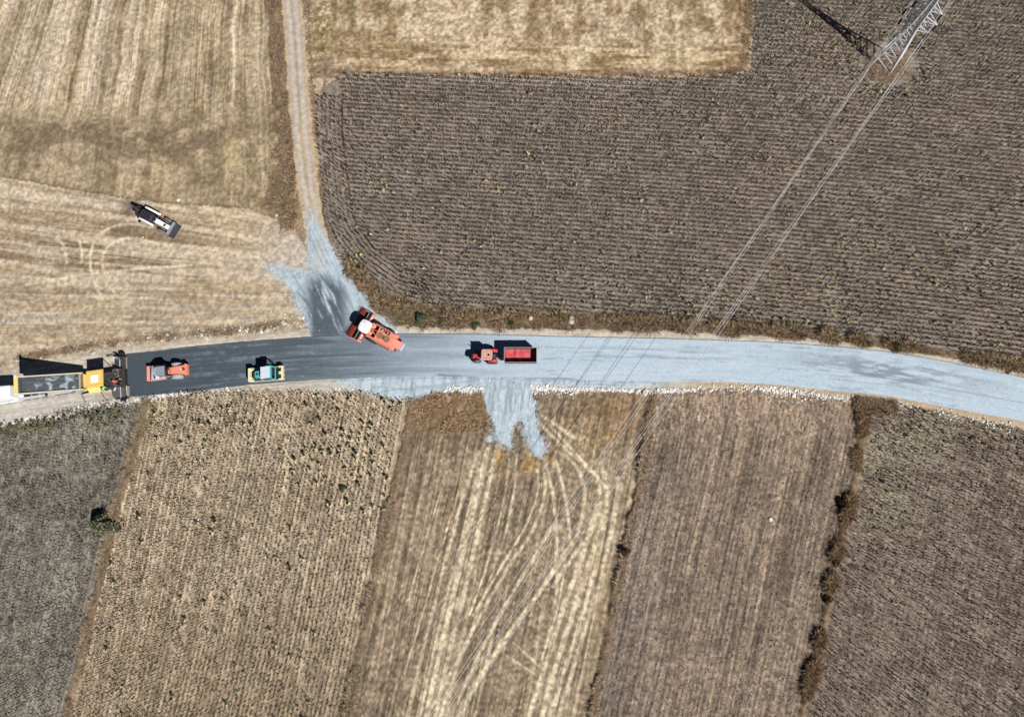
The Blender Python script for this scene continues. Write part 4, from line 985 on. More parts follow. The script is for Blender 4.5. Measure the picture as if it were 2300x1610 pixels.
STEEL = paint('bare_steel', (198, 204, 212), .55, metal=0, dirt=.3); DUSTR = paint('pale_dusty_rubber', (176, 174, 178), .9, dirt=.5, dirt_rgb=(206, 202, 202)); STEELD = paint('dark_steel', (66, 66, 70), .55, metal=.2, dirt=.55, dirt_rgb=(120, 112, 104)); BLACK = paint('black_iron', (30, 31, 34), .6, dirt=.35, dirt_rgb=(80, 74, 68))
WHITE = paint('white_paint', (252, 252, 252), .4, dirt=.12, dirt_rgb=(214, 208, 200)); GREYP = paint('grey_paint', (152, 158, 172), .5, dirt=.25); GLASS = paint('dark_glass', (40, 50, 58), .08, dirt=.15, spec=.8)
YELLOW = paint('yellow_paint', (250, 212, 108), .55, dirt=.35, dirt_rgb=(232, 200, 126)); CREAM = paint('cream_paint', (246, 240, 190), .5, dirt=.15); TURQ = paint('turquoise_paint', (82, 188, 198), .45, dirt=.15)
RUST = paint('rusty_mesh', (150, 104, 72), .85, dirt=.6, dirt_rgb=(190, 150, 96)); SALMON = paint('sun_bleached_red', (246, 152, 128), .55, dirt=.3, dirt_rgb=(236, 176, 150))
CLOTH = paint('white_cloth', (252, 252, 253), .95, dirt=.1, dirt_rgb=(226, 226, 230), bump=.3, spec=.1)
def wheel(parent, x, y, r, w, rim=STEELD, tyre=RUBBER, lugs=0, name='wheel'):
    t = MB().lathe([(-w/2, r*.55), (-w/2, r*.88), (-w*.36, r*.985), (-w*.12, r), (w*.12, r), (w*.36, r*.985), (w/2, r*.88), (w/2, r*.55)], (0, 0, 0), 'y', 30)
    if lugs:
        for k in range(lugs):
            a = 2*math.pi*k/lugs; ca, sa = math.cos(a), math.sin(a)
            for sgn in (-1, 1):
                b = a+.12; P = [((r*.97)*math.cos(a), sgn*w*.04, (r*.97)*math.sin(a)), ((r*.97)*math.cos(b), sgn*w*.48, (r*.97)*math.sin(b))]
                Q = [(p[0]*1.045, p[1], p[2]*1.045) for p in P]; t.bar(Vector(P[0])+(Vector(Q[0])-Vector(P[0]))*.5, Vector(P[1])+(Vector(Q[1])-Vector(P[1]))*.5, r*.07)
    o = t.build(name, tyre, parent, smooth=True, loc=(x, y, r))
    MB().lathe([(-w*.34, r*.15), (-w*.40, r*.56), (w*.40, r*.56), (w*.34, r*.15)], (0, 0, 0), 'y', 20).build('rim', rim, o)
    return o
def place(px, py, h, deg): 
    g = G(px, py, h); return (g[0], g[1], .055), math.radians(deg)
def zz(o, s, x, y): return o[0]+x/s, o[1]+y/s

# ---------------------------------------------------------------- single-drum soil roller (orange, drum to the west)
loc, rz = place(*zz((310, 780), 17.86, 885, 925), 2.8, -173.7)
t = thing('drum_roller', 'orange red single drum roller with grey cab roof on fresh black asphalt', 'road roller', loc, rz)
MB().lathe([(-1.02, .05), (-1.02, .72), (-.99, .75), (.99, .75), (1.02, .72), (1.02, .05)], (0, 0, 0), 'y', 48).build('drum', STEEL, t, smooth=True, loc=(1.75, -.12, .75))
f = MB().box(2.72, 3.06, -1.25, 1.02, .55, 1.12).box(.3, 2.72, -1.28, -1.16, .5, .95).box(.3, 2.72, .92, 1.04, .5, .95).box(.28, .72, -1.28, -.8, .45, 1.05).box(.28, .72, .56, 1.04, .45, 1.05).box(2.6, 2.70, -1.1, .88, .95, 1.05)
f.build('drum_frame', paint('dusty_orange_paint', (244, 160, 138), .6, dirt=.6, dirt_rgb=(234, 206, 194)), t, .04)
MB().box(2.66, 2.715, -1.12, .9, .72, 1.0).build('scraper', BLACK, t)
MB().box(-.9, .7, -.42, .5, .4, .95).box(-.7, .95, -.66, .78, .95, 1.2).build('deck', GREYP, t, .03)
MB().hexa([(-.6, -.6, 1.2), (.9, -.6, 1.2), (.9, .72, 1.2), (-.6, .72, 1.2), (-.55, -.58, 2.62), (.74, -.58, 2.62), (.74, .7, 2.62), (-.55, .7, 2.62)]).build('cab', GLASS, t, .03)
MB().box(-.64, .68, -.64, .76, 2.64, 2.80).build('cab_roof', GREYP, t, .05)
MB().hexa([(.70, -.60, 2.60), (1.04, -.58, 2.42), (1.04, .7, 2.42), (.70, .72, 2.60), (.70, -.60, 2.66), (1.04, -.58, 2.48), (1.04, .7, 2.48), (.70, .72, 2.66)]).build('windscreen_visor', WHITE, t)
for s_ in (-.62, .74):
    m_ = MB().tube([(.9, s_, 2.3), (1.25, s_*1.12, 2.3), (1.3, s_*1.12, 2.1)], .025).box(1.24, 1.36, s_*1.12-.12, s_*1.12+.12, 1.85, 2.15); m_.build('mirror', BLACK, t)
MB().box(-.95, -.6, -.62, .66, 1.1, 1.75).box(-.9, -.7, -.4, -.1, 1.7, 2.2).build('seat_bulkhead', BLACK, t)
MB().hexa([(-3.25, -.74, .75), (-.66, -.48, .75), (-.66, .5, .75), (-3.25, .72, .75), (-3.2, -.66, 1.66), (-.7, -.44, 1.92), (-.7, .46, 1.92), (-3.2, .64, 1.66)]).build('hood', ORANGE, t, .06)
MB().box(-1.25, -.85, -.36, .38, 1.885, 1.93).build('hood_grille', paint('louvre', (196, 128, 108), .7), t, rot=(0, 0, 0))
MB().box(-3.34, -2.95, -.84, .82, .6, 1.35).box(-3.3, -3.0, .55, .84, 1.3, 1.5).box(-3.3, -3.0, -.86, -.57, 1.3, 1.5).build('rear_bumper', ORANGE, t, .05)
MB().lathe([(0, .2), (.16, .2), (.16, .14), (.02, .12)], (-3.02, 0, 1.66), 'z', 18).build('exhaust_stack', BLACK, t)
MB().box(-2.82, -2.6, -.14, .1, 1.70, 1.735).build('hood_label', WHITE, t)
for y_ in (-1.03, 1.0): wheel(t, -1.6, y_*.90, .78, .55, STEEL, DUSTR, 18)
MB().box(-.95, -.6, -.75, .75, .5, 1.0).build('articulation_joint', BLACK, t)
MB().cyl((.42, .70, 1.2), .3, .1, 'z', 20).build('hydraulic_tank', STEEL, t)

# ---------------------------------------------------------------- tyre roller (turquoise and cream)
loc, rz = place(*zz((540, 780), 17.86, 1020, 1060), 1.3, 4.1)
t = thing('tyre_roller', 'turquoise and cream tyre roller with a white canopy on the asphalt', 'road roller', loc, rz)
MB().prism([(-2.68, -1.02), (-1.86, -1.02), (-1.86, -.72), (-2.02, -.6), (-2.02, .6), (-1.86, .72), (-1.86, 1.02), (-2.68, 1.02)], .55, 1.42).build('rear_ballast_box', CREAM, t, .04)
MB().cyl((-1.98, .82, 1.40), .06, .06, 'z', 12).cyl((-1.98, -.82, 1.40), .06, .06, 'z', 12).box(-2.32, -2.27, -.35, .35, 1.40, 1.432).build_each('filler_cap', BLACK, t)
MB().box(2.34, 2.62, -1.05, 1.05, .6, 1.32).box(1.95, 2.36, .82, 1.05, .62, 1.28).box(1.95, 2.36, -1.05, -.82, .62, 1.28).box(1.98, 2.36, -.2, .22, .7, 1.34).build('front_bumper', CREAM, t, .04)
MB().cyl((2.18, .01, 1.3), .05, .07, 'z', 10).box(2.615, 2.66, -.7, -.6, .8, 1.1).box(2.615, 2.66, .6, .7, .8, 1.1).box(2.615, 2.66, -.05, .05, .8, 1.1).build_each('spray_nozzle', BLACK, t)
MB().box(-1.9, 2.0, -1.02, -.97, .55, .95).box(-1.9, 2.0, .97, 1.02, .55, .95).build_each('side_rail', CREAM, t)
MB().box(-1.9, 1.25, -.96, .96, .5, 1.0).build('chassis_deck', STEELD, t)
MB().hexa([(-1.55, -.56, 1.0), (-.72, -.60, 1.0), (-.72, .52, 1.0), (-1.55, .42, 1.0), (-1.5, -.52, 1.78), (-.8, -.56, 1.85), (-.8, .48, 1.85), (-1.5, .38, 1.78)]).build('hood', TURQ, t, .05)
MB().box(-1.98, -1.56, -.48, .38, 1.0, 1.62).build('radiator_grille', BLACK, t)
MB().lathe([(0, .17), (.05, .17), (.05, .10), (-.05, .08)], (-1.12, -.04, 1.82), 'z', 16).build('exhaust_stack', BLACK, t)
MB().box(-.7, .9, -.8, .8, 1.0, 1.15).box(-.3, .2, -.3, .3, 1.15, 1.6).build('operator_station', BLACK, t)
MB().box(-.18, 1.24, -.98, .82, 2.72, 2.82).build('canopy', paint('pale_canopy', (222, 228, 238), .5, dirt=.3, dirt_rgb=(214, 206, 200)), t, .03)
r_ = MB()
for y_ in (-1.0, .86): r_.bar((1.36, y_, 1.0), (1.36, y_, 2.70), .10).bar((-.1, y_, 1.0), (-.1, y_, 2.70), .08).bar((.55, y_, 2.85), (1.42, y_, 2.85), .10)
r_.box(1.24, 1.46, -1.05, .91, 2.62, 2.8).box(1.5, 1.66, -.98, .86, 1.5, 1.6).bar((1.40, -1.0, 2.66), (1.60, -1.0, 1.55), .09).bar((1.40, .86, 2.66), (1.60, .86, 1.55), .09)
r_.build('rollover_frame', TURQ, t, .015)
MB().tube([(1.0, .9, 2.5), (1.0, 1.14, 2.5), (1.3, 1.14, 2.5), (1.3, .9, 2.5)], .025).build('mirror_arm', TURQ, t)
for k in range(5): wheel(t, 1.62, -.74+.37*k, .5, .32, STEELD, RUBBERD, 0, 'front_tyre')
for k in range(4): wheel(t, -1.45, -.66+.44*k, .5, .32, STEELD, RUBBERD, 0, 'rear_tyre')
MB().box(-.75, -.2, -.99, -.86, .95, 1.12).build('fire_extinguisher', RED, t, .03)

# ---------------------------------------------------------------- combine harvester
loc, rz = place(*zz((720, 650), 9.567, 955, 790), 3.3, 150.8)
t = thing('combine_harvester', 'orange red combine harvester with toothed sunflower header and white cloth canopy', 'combine harvester', loc, rz)
hd = MB().box(.52, .60, -2.3, 2.4, .55, 1.40).box(.6, 2.2, -2.36, -2.22, .5, 1.0).box(.6, 2.2, 2.32, 2.46, .5, 1.0).box(.15, .62, -2.3, -2.0, .6, 1.25).box(.15, .62, 2.1, 2.4, .6, 1.25)
hob = hd.build('header', ORANGE, t, .02)
MB().box(.60, 2.55, -2.22, 2.32, .62, .70).box(.60, .88, -2.22, 2.32, .70, 1.42).box(.62, .9, -2.2, 2.3, 1.44, 1.5).build('header_floor_shade', BLACK, hob)  # trough floor; black front part stands in for header's shadow under the teeth
MB().lathe([(-2.1, .26), (2.2, .26)], (1.18, 0, .92), 'y', 16).bar((.55, -2.1, 1.5), (.55, 2.2, 1.5), .06).build('header_auger', BLACK, hob)
MB().bar((.98, -2.15, 1.36), (.98, -.75, 1.36), .05).bar((1.14, -2.15, 1.32), (1.14, -.9, 1.32), .05).bar((.98, .55, 1.36), (.98, 2.25, 1.36), .05).bar((1.14, .55, 1.32), (1.14, 2.25, 1.32), .05).build_each('reel_rail', STEEL, hob)
MB().box(.25, .5, -1.8, -1.55, 1.2, 1.35).box(.25, .5, -1.35, -1.15, 1.2, 1.35).box(.2, .46, 1.2, 1.5, 1.2, 1.35).box(.2, .46, 1.65, 1.85, 1.2, 1.35).build_each('gearbox_cover', WHITE, hob)
NT = 20; TOOTH = paint('tooth_red', (226, 86, 66), .5, dirt=.2)
for k in range(NT):
    y_ = -2.24+k*(4.64/(NT-1))
    MB().hexa([(1.8, y_-.06, 1.0), (2.72, y_-.02, .95), (2.72, y_+.02, .95), (1.8, y_+.06, 1.0), (1.8, y_-.055, 1.18), (2.72, y_-.015, 1.03), (2.72, y_+.015, 1.03), (1.8, y_+.055, 1.18)]).build('header_tooth', TOOTH, hob)
MB().hexa([(-.4, -.75, .9), (.6, -.75, .65), (.6, .75, .65), (-.4, .75, .9), (-.4, -.7, 1.6), (.6, -.7, 1.25), (.6, .7, 1.25), (-.4, .7, 1.6)]).build('feeder_house', BLACK, t)
MB().box(-.4, .75, -.75, .85, 1.6, 1.75).box(-.35, .0, -.3, .3, 1.75, 2.2).build('operator_platform', STEELD, t)
cp = MB(); NN_ = 10; Vc = []; Fc = []
for i in range(NN_+1):
    for j in range(NN_+1):
        a, b = i/NN_*2-1, j/NN_*2-1
        k_ = 1-.10*(abs(a)**4*abs(b)**4)-.04*abs(a*b)
        Vc.append((.02+.9*a*k_, .02+.95*b*k_, 3.32-.12*(a*a+b*b)**1.2-.05*math.sin(5*a+2*b)*.5+.02*math.sin(9*b-3*a)))
for i in range(NN_):
    for j in range(NN_): Fc.append((i*(NN_+1)+j, (i+1)*(NN_+1)+j, (i+1)*(NN_+1)+j+1, i*(NN_+1)+j+1))
cp.add(Vc, Fc).build('canopy_cloth', CLOTH, t, smooth=True)
pm = MB()
for a in (-.75, .8):
    for b in (-.8, .85): pm.bar((a, b, 1.7), (a, b, 3.1), .05)
pm.build_each('canopy_frame', BLACK, t)
bd = MB().box(-4.65, -.5, -1.12, -1.02, .8, 2.35).box(-4.65, -.5, .84, .96, .8, 2.35).box(-.58, -.46, -1.12, .96, .8, 2.3).box(-1.86, -1.74, -1.12, .96, 1.4, 2.38).box(-4.65, -4.5, -1.1, .95, .9, 2.3).box(-4.6, -1.8, -1.1, .94, .8, .95)
bd.build('body_frame', ORANGE, t, .02)
MB().box(-1.76, -.56, -1.02, .84, 1.0, 1.08).build('grain_tank_floor', BLACK, t)
MB().bar((-.6, -.2, 1.9), (-1.75, .45, 2.1), .14).bar((-.6, .05, 2.28), (-1.75, -.35, 2.28), .06).build('unloading_auger', SALMON, t)
MB().hexa([(-.95, -1.0, 1.5), (-.6, -1.0, 2.2), (-.6, -.35, 2.2), (-.95, -.35, 1.5), (-.95, -1.0, 1.55), (-.6, -1.0, 2.25), (-.6, -.35, 2.25), (-.95, -.35, 1.55)]).hexa([(-.95, .2, 1.5), (-.6, .2, 2.2), (-.6, .8, 2.2), (-.95, .8, 1.5), (-.95, .2, 1.55), (-.6, .2, 2.25), (-.6, .8, 2.25), (-.95, .8, 1.55)]).build_each('tank_baffle', ORANGE, t)
MB().prism([(-4.55, -.55), (-1.8, -.55), (-1.8, .84), (-4.55, .84)], 2.28, 2.40).box(-4.55, -3.6, -1.05, -.55, 2.2, 2.36).build('top_deck', SALMON, t, .02)
MB().lathe([(0, .5), (.05, .5), (.08, .44), (.08, .02)], (-2.42, .1, 2.40), 'z', 26).build('radiator_screen', RUST, t)
MB().lathe([(0, .5), (.05, .5), (.08, .44), (.08, .02)], (-3.58, .1, 2.40), 'z', 26).build('radiator_screen', RUST, t)
MB().box(-3.08, -2.9, -.2, .45, 2.40, 2.44).build('vent_panel', STEELD, t)
MB().box(-2.62, -1.95, -1.0, -.6, 2.0, 2.1).box(-3.5, -2.85, -1.0, -.6, 2.0, 2.1).build_each('engine_bay', BLACK, t)
MB().box(-2.45, -2.15, -.9, -.68, 2.08, 2.22).box(-3.3, -3.05, -.9, -.7, 2.08, 2.2).build_each('engine_part', STEEL, t, .02)
MB().box(-2.78, -2.7, -1.04, -.55, 2.28, 2.38).box(-2.7, -1.8, -.62, -.54, 2.28, 2.38).build('engine_bay_rim', ORANGE, t)
MB().hexa([(-6.15, -.62, 1.2), (-4.5, -.68, 1.2), (-4.5, .6, 1.2), (-6.15, .62, 1.2), (-6.1, -.58, 2.15), (-4.4, -.64, 2.42), (-4.4, .56, 2.42), (-6.1, .58, 2.15)]).build('straw_hood', SALMON, t, .05)
MB().hexa([(-6.3, -.62, 1.9), (-6.12, -.6, 1.95), (-6.12, .6, 1.95), (-6.3, .62, 1.9), (-6.26, -.6, 2.12), (-6.1, -.58, 2.18), (-6.1, .58, 2.18), (-6.26, .6, 2.12)]).build('rear_edge', paint('pale_blue_paint', (150, 196, 232), .5), t)
MB().box(-4.75, -4.2, -1.3, -.75, 1.3, 2.25).box(-5.0, -4.45, .55, 1.15, 1.1, 2.0).build_each('side_tank', ORANGE, t, .05)
MB().hexa([(-4.5, .96, .9), (-.3, .96, .9), (-.3, 1.28, 1.0), (-4.5, 1.34, .85), (-4.5, .96, 1.95), (-.3, .96, 1.9), (-.3, 1.14, 1.7), (-4.5, 1.2, 1.65)]).build('side_panel', ORANGE, t, .03)
MB().box(-4.3, -1.1, 1.30, 1.36, 1.15, 1.35).build('side_panel_slot', STEELD, t)
MB().box(-4.3, -.8, -1.28, -1.12, .9, 1.9).build('side_panel', ORANGE, t, .02)
MB().bar((.35, 1.1, 1.7), (-.05, 1.55, .3), .07).bar((.0, 1.0, 1.7), (-.4, 1.45, .3), .07).bar((.15, 1.33, 1.0), (-.2, 1.25, 1.0), .06).bar((.06, 1.46, .6), (-.3, 1.38, .6), .06).build('ladder', RED, t)
for y_ in (-1.22, 1.22): wheel(t, -1.15, y_, .85, .6, ORANGE, RUBBERD, 16)
for y_ in (-.85, .85): wheel(t, -4.6, y_, .5, .34, ORANGE, RUBBERD, 0)

# ---------------------------------------------------------------- tractor and trailer
loc, rz = place(*zz((1030, 740), 11.48, 730, 648), 2.6, 179.2)
t = thing('tractor', 'red tractor with a pinkish sun faded cab roof on the dusted road', 'tractor', loc, rz)
MB().prism([(.72, -.80), (.82, -.5), (.84, .5), (.72, .80), (-.45, .82), (-.72, .62), (-.80, .3), (-.80, -.3), (-.72, -.62), (-.45, -.82)], 2.46, 2.60).build('cab_roof', paint('faded_pink_roof', (232, 178, 164), .6, dirt=.3), t, .05)
MB().tube([(.55, -.5, 2.605), (.55, .5, 2.605), (-.45, .55, 2.605), (-.62, .3, 2.605), (-.62, -.3, 2.605), (-.45, -.55, 2.605), (.55, -.5, 2.605)], .018).tube([(.02, -.75, 2.605), (.02, .75, 2.605)], .015).tube([(-.4, -.8, 2.605), (-.4, -.5, 2.605)], .014).tube([(-.4, .8, 2.605), (-.4, .5, 2.605)], .014).build('roof_seam', RED2 if False else STEELD, t)
MB().lathe([(0, .17), (.05, .17), (.05, .11), (.03, .09), (.09, .05), (.09, .01)], (-.26, .03, 2.6), 'z', 20).build('roof_vent', BLACK, t)
MB().hexa([(-.7, -.62, 1.1), (.78, -.55, 1.1), (.78, .55, 1.1), (-.7, .62, 1.1), (-.68, -.7, 2.46), (.72, -.66, 2.46), (.72, .66, 2.46), (-.68, .7, 2.46)]).build('cab', GLASS, t, .04)
MB().hexa([(.78, -.36, .8), (2.3, -.30, .85), (2.3, .30, .85), (.78, .36, .8), (.8, -.3, 1.68), (2.2, -.26, 1.5), (2.2, .26, 1.5), (.8, .3, 1.68)]).build('hood', RED, t, .06)
MB().box(2.3, 2.44, -.32, .32, .75, 1.4).build('grille', BLACK, t, .02)
MB().box(2.44, 2.85, -.28, .28, .6, 1.0).box(.4, 2.5, -.22, .22, .5, .85).build('front_weights', BLACK, t, .02)
MB().tube([(1.25, -.4, 1.2), (1.25, -.45, 1.7), (1.25, -.45, 2.35)], .05).build('exhaust_pipe', BLACK, t)
for y_ in (-1, 1):
    fn = MB(); pr = [(-1.45, 1.2), (-1.3, 1.5), (-.95, 1.72), (-.5, 1.72), (-.1, 1.5), (.1, 1.15)]
    ring_ = pr+[(x-.0, z-.05) for x, z in reversed(pr)]
    fn.slab_xz(ring_, y_*.55, y_*.98) if y_ > 0 else fn.slab_xz(ring_, y_*.98, y_*.55)
    fn.build('fender', RED, t)
    wheel(t, -.62, y_*.80, .80, .46, RED, RUBBERD, 18, 'rear_wheel'); wheel(t, 1.62, y_*.72, .56, .36, RED, RUBBER, 14, 'front_wheel')
    MB().box(-1.42, -1.28, y_*.9-.08, y_*.9+.08, 1.0, 1.25).build('tail_lamp', paint('lamp_red', (190, 40, 40), .3), t)
    MB().tube([(.7, y_*.66, 2.3), (1.05, y_*.95, 2.2)], .02).box(1.0, 1.1, y_*.95-.1, y_*.95+.1, 1.95, 2.3).build('mirror', BLACK, t)
MB().box(-1.25, -.7, -.34, .36, .55, 1.3).bar((-1.2, -.3, .55), (-1.75, -.25, .5), .08).bar((-1.2, .3, .55), (-1.75, .25, .5), .08).build('hitch', STEELD, t)
MB().bar((1.3, -.7, .5), (1.3, .7, .5), .12).bar((-.62, -.7, .8), (-.62, .7, .8), .18).build('axle', BLACK, t)

loc, rz = place(*zz((1030, 740), 11.48, 1597, 655), 2.2, 179.4)
t = thing('farm_trailer', 'open red farm trailer with dark walls hitched behind the red tractor', 'trailer', loc, rz)
w_ = .05; L_, Wd = 2.36, 1.09
WALL = paint('dark_trailer_wall', (92, 80, 84), .7, dirt=.4); FLO = paint('worn_red_floor', (216, 72, 80), .7, dirt=.8, dirt_rgb=(218, 160, 144), scale=1.2)
MB().box(-L_, L_, Wd-w_, Wd, .95, 2.2).build('side_wall', WALL, t); MB().box(-L_, L_, -Wd, -Wd+w_, .95, 2.2).build('side_wall', WALL, t)
MB().box(L_-w_, L_, -Wd+w_, Wd-w_, .95, 2.2).build('front_wall', WALL, t); MB().box(-L_, -L_+w_, -Wd+w_, Wd-w_, .95, 2.2).build('tailgate', WALL, t)
MB().box(-L_+w_, L_-w_, -Wd+w_, Wd-w_, .92, 1.0).build('floor', FLO, t)
MB().box(.80, .86, -Wd+w_, Wd-w_, 1.0, 1.03).build('floor_seam', WALL, t)
RIMP = paint('rim_paint', (176, 168, 172), .6, dirt=.3)
MB().box(-L_-.03, L_+.03, Wd-.03, Wd+.04, 2.2, 2.26).box(-L_-.03, L_+.03, -Wd-.04, -Wd+.03, 2.2, 2.26).box(L_-.03, L_+.05, -Wd+.03, Wd-.03, 2.2, 2.26).box(-L_-.05, -L_+.03, -Wd+.03, Wd-.03, 2.2, 2.26).build('top_rail', RIMP, t)
MB().bar((.05, -Wd+w_, 2.12), (.05, Wd-w_, 2.12), .035).build('cross_chain', STEELD, t)
MB().box(-.04, .12, Wd, Wd+.09, 1.0, 2.3).box(-.04, .12, -Wd-.09, -Wd, 1.0, 2.3).build_each('side_post', RED, t, .01)
MB().box(-2.2, 2.25, -.45, -.33, .72, .92).box(-2.2, 2.25, .33, .45, .72, .92).bar((2.2, -.35, .75), (3.35, 0, .6), .1).bar((2.2, .35, .75), (3.35, 0, .6), .1).build('chassis', RED, t)
for x_ in (-1.5, 1.45):
    for y_ in (-.85, .85): wheel(t, x_, y_, .42, .24, RED, RUBBERD, 0)

# ---------------------------------------------------------------- backhoe loader
g = G(*zz((260, 430), 12.756, 860, 670), 2.7)
t = thing('backhoe_loader', 'white and black backhoe loader parked on the harvested field', 'backhoe loader', (g[0], g[1], .03), math.radians(-27.9))
MB().prism([(-1.0, -.6), (.75, -.72), (1.0, -.55), (1.02, .5), (.8, .64), (-1.0, .6)], 2.58, 2.72).build('cab_roof', paint('navy_black_roof', (36, 40, 50), .5, dirt=.25), t, .04)
MB().hexa([(-.9, -.6, 1.0), (.9, -.62, 1.0), (.9, .6, 1.0), (-.9, .6, 1.0), (-.85, -.6, 2.58), (.85, -.62, 2.58), (.85, .6, 2.58), (-.85, .6, 2.58)]).build('cab', GLASS, t, .03)
MB().hexa([(.95, -.40, .85), (3.4, -.42, .85), (3.4, .34, .85), (.95, .42, .85), (.95, -.36, 1.78), (3.3, -.36, 1.58), (3.3, .3, 1.58), (.95, .38, 1.78)]).build('hood', WHITE, t, .06)
MB().box(2.72, 3.05, -.24, .2, 1.60, 1.66).build('hood_vent', STEELD, t, rot=None)
MB().box(.92, 1.25, -.3, .3, 1.78, 1.86).build('wiper_cowl', BLACK, t)
for y_ in (1, -1):
    yo = 1.2 if y_ > 0 else .95
    fn = MB(); pr = [(-1.9, 1.1), (-1.7, 1.42), (-1.0, 1.55), (.0, 1.52), (.75, 1.35), (1.0, 1.1)]
    rg_ = pr+[(x, z-.06) for x, z in reversed(pr)]; a_, b_ = sorted((y_*(yo-.22), y_*(yo+.1)))
    fn.slab_xz(rg_, a_, b_).build('rear_fender', WHITE, t)
    wheel(t, -.55, y_*(yo-.08), .74, .42, WHITE, RUBBERD, 18, 'rear_wheel'); wheel(t, 2.15, y_*1.02, .55, .36, WHITE, RUBBER, 14, 'front_wheel')
    lb = MB().bar((.75, y_*.56, 1.35), (2.4, y_*.56, 1.25), .10, .18).bar((2.4, y_*.56, 1.25), (3.5, y_*.52, .55), .10, .16).bar((1.2, y_*.56, 1.0), (2.5, y_*.56, .95), .06)
    lb.build('loader_arm', BLACK, t)
    MB().box(.95, 1.15, y_*.9-.06, y_*.9+.1, 1.0, 1.3).build('marker_lamp', paint('lamp_red', (190, 40, 40), .3), t)
bk = MB().slab_xz([(3.55, .12), (4.42, .06), (4.42, .11), (3.62, .2), (3.50, .62), (3.98, 1.02), (3.94, 1.06), (3.42, .68), (3.46, .2)], -1.2, 1.16)
bk.box(3.42, 3.9, -1.22, -1.18, .12, .85).box(3.42, 3.9, 1.14, 1.18, .12, .85)
bo = bk.build('loader_bucket', STEELD, t, .01)
tb = MB()
for k in range(8): tb.box(4.40, 4.56, -1.12+k*.31, -1.02+k*.31, .05, .10)
tb.build_each('bucket_tooth', STEEL, bo)
MB().hexa([(3.44, -1.15, 1.10), (3.92, -1.15, 1.07), (3.92, 1.12, 1.07), (3.44, 1.12, 1.10), (3.44, -1.15, 1.14), (3.92, -1.15, 1.11), (3.92, 1.12, 1.11), (3.44, 1.12, 1.14)]).build('bucket_back', GREYP, bo)
MB().box(3.1, 3.4, -.5, .5, .4, .9).build('bucket_linkage', BLACK, t, .02)
MB().box(-2.05, -1.1, -1.1, 1.1, .5, .95).box(-2.3, -1.95, -.9, .9, .4, 1.1).build('rear_frame', BLACK, t, .03)
bh = MB().bar((-2.0, .2, 1.0), (-2.7, .25, 2.5), .42, .45).bar((-2.7, .25, 2.5), (-3.25, .3, 1.9), .36, .4).bar((-3.25, .3, 1.9), (-3.1, .3, .8), .34, .4).box(-2.7, -2.2, -.75, .95, .7, 1.2)
bh.build('boom', BLACK, t, .02)
MB().slab_xz([(-3.75, .4), (-2.9, .2), (-2.7, .75), (-3.05, 1.15), (-3.7, 1.05)], -.25, .85).build('digging_bucket', BLACK, t, .02)
MB().tube([(-1.7, -.3, 1.1), (-2.3, -.35, 1.9), (-2.9, -.1, 1.6), (-3.1, .1, 1.1)], .035).tube([(-1.8, .7, 1.0), (-2.4, .7, 1.5), (-2.8, .5, 1.9)], .03).build_each('hydraulic_hose', STEELD, t)
for y_ in (-1.25, 1.3): MB().bar((-2.1, y_*.7, 1.0), (-2.25, y_, .15), .14).box(-2.45, -2.05, y_-.2, y_+.2, .06, .16).build('stabiliser', BLACK, t)
MB().box(-1.75, -1.5, -.15, .05, 1.5, 1.62).build('work_lamp', WHITE, t)
for y_ in (-.4, .4): MB().bar((3.3, y_, .9), (3.55, y_, .8), .08).build('lift_cylinder', STEEL, t)

# ---------------------------------------------------------------- tipper truck with semi-trailer body raised
g = G(*zz((0, 760), 9.567, 1680, 920), 2.3)
t = thing('tipper_truck', 'white tipper truck with its raised body full of asphalt in front of the paver', 'truck', (g[0], g[1], 0), math.radians(-171.5))
ASPH = None
am, ant, ab = _new('asphalt_load')
atc = ant.nodes.new('ShaderNodeTexCoord'); an = ant.nodes.new('ShaderNodeTexNoise'); an.inputs['Scale'].default_value = .8; an.inputs['Detail'].default_value = 7; an.inputs['Distortion'].default_value = 1.2
acr = ant.nodes.new('ShaderNodeValToRGB'); acr.color_ramp.elements[0].position = .535; acr.color_ramp.elements[1].position = .62
acr.color_ramp.elements[0].color = (*alb(76, 82, 88), 1); acr.color_ramp.elements[1].color = (*alb(160, 172, 180), 1)
abp = ant.nodes.new('ShaderNodeBump'); abp.inputs['Strength'].default_value = .5; abp.inputs['Distance'].default_value = .1
an2 = ant.nodes.new('ShaderNodeTexNoise'); an2.inputs['Scale'].default_value = 5; an2.inputs['Detail'].default_value = 5
ant.links.new(atc.outputs['Object'], an.inputs['Vector']); ant.links.new(atc.outputs['Object'], an2.inputs['Vector']); ant.links.new(an.outputs['Fac'], acr.inputs[0]); ant.links.new(acr.outputs[0], ab.inputs['Base Color']); ant.links.new(an2.outputs['Fac'], abp.inputs['Height']); ant.links.new(abp.outputs[0], ab.inputs['Normal']); ab.inputs['Roughness'].default_value = .9
BL = 8.1; TILT = math.radians(27)                        # body hinged at the rear (x = 0), front lifted
body_o = MB().box(-.1, BL, -1.25, -1.20, 0, 1.15).box(-.1, BL, 1.20, 1.25, 0, 1.15).box(BL-.06, BL, -1.2, 1.2, 0, 1.2).box(-.1, BL, -1.2, 1.2, -.12, 0)
PALEB = paint('dusty_body', (214, 204, 206), .6, dirt=.4)
body = body_o.build('tipping_body', PALEB, t, .015, loc=(0, 0, 1.15), rot=(0, -TILT, 0))
MB().box(BL-.02, BL+.46, -1.3, 1.3, .95, 1.28).build('front_beam', YELLOW, body, .03)
MB().box(BL-.34, BL-.06, -1.2, 1.2, .78, .9).build('headboard', STEELD, body)
MB().cyl((BL+.28, -1.44, 1.3), .12, .3, 'y', 14).cyl((BL+.28, 1.14, 1.3), .12, .3, 'y', 14).build_each('tarp_roller', WHITE, body)
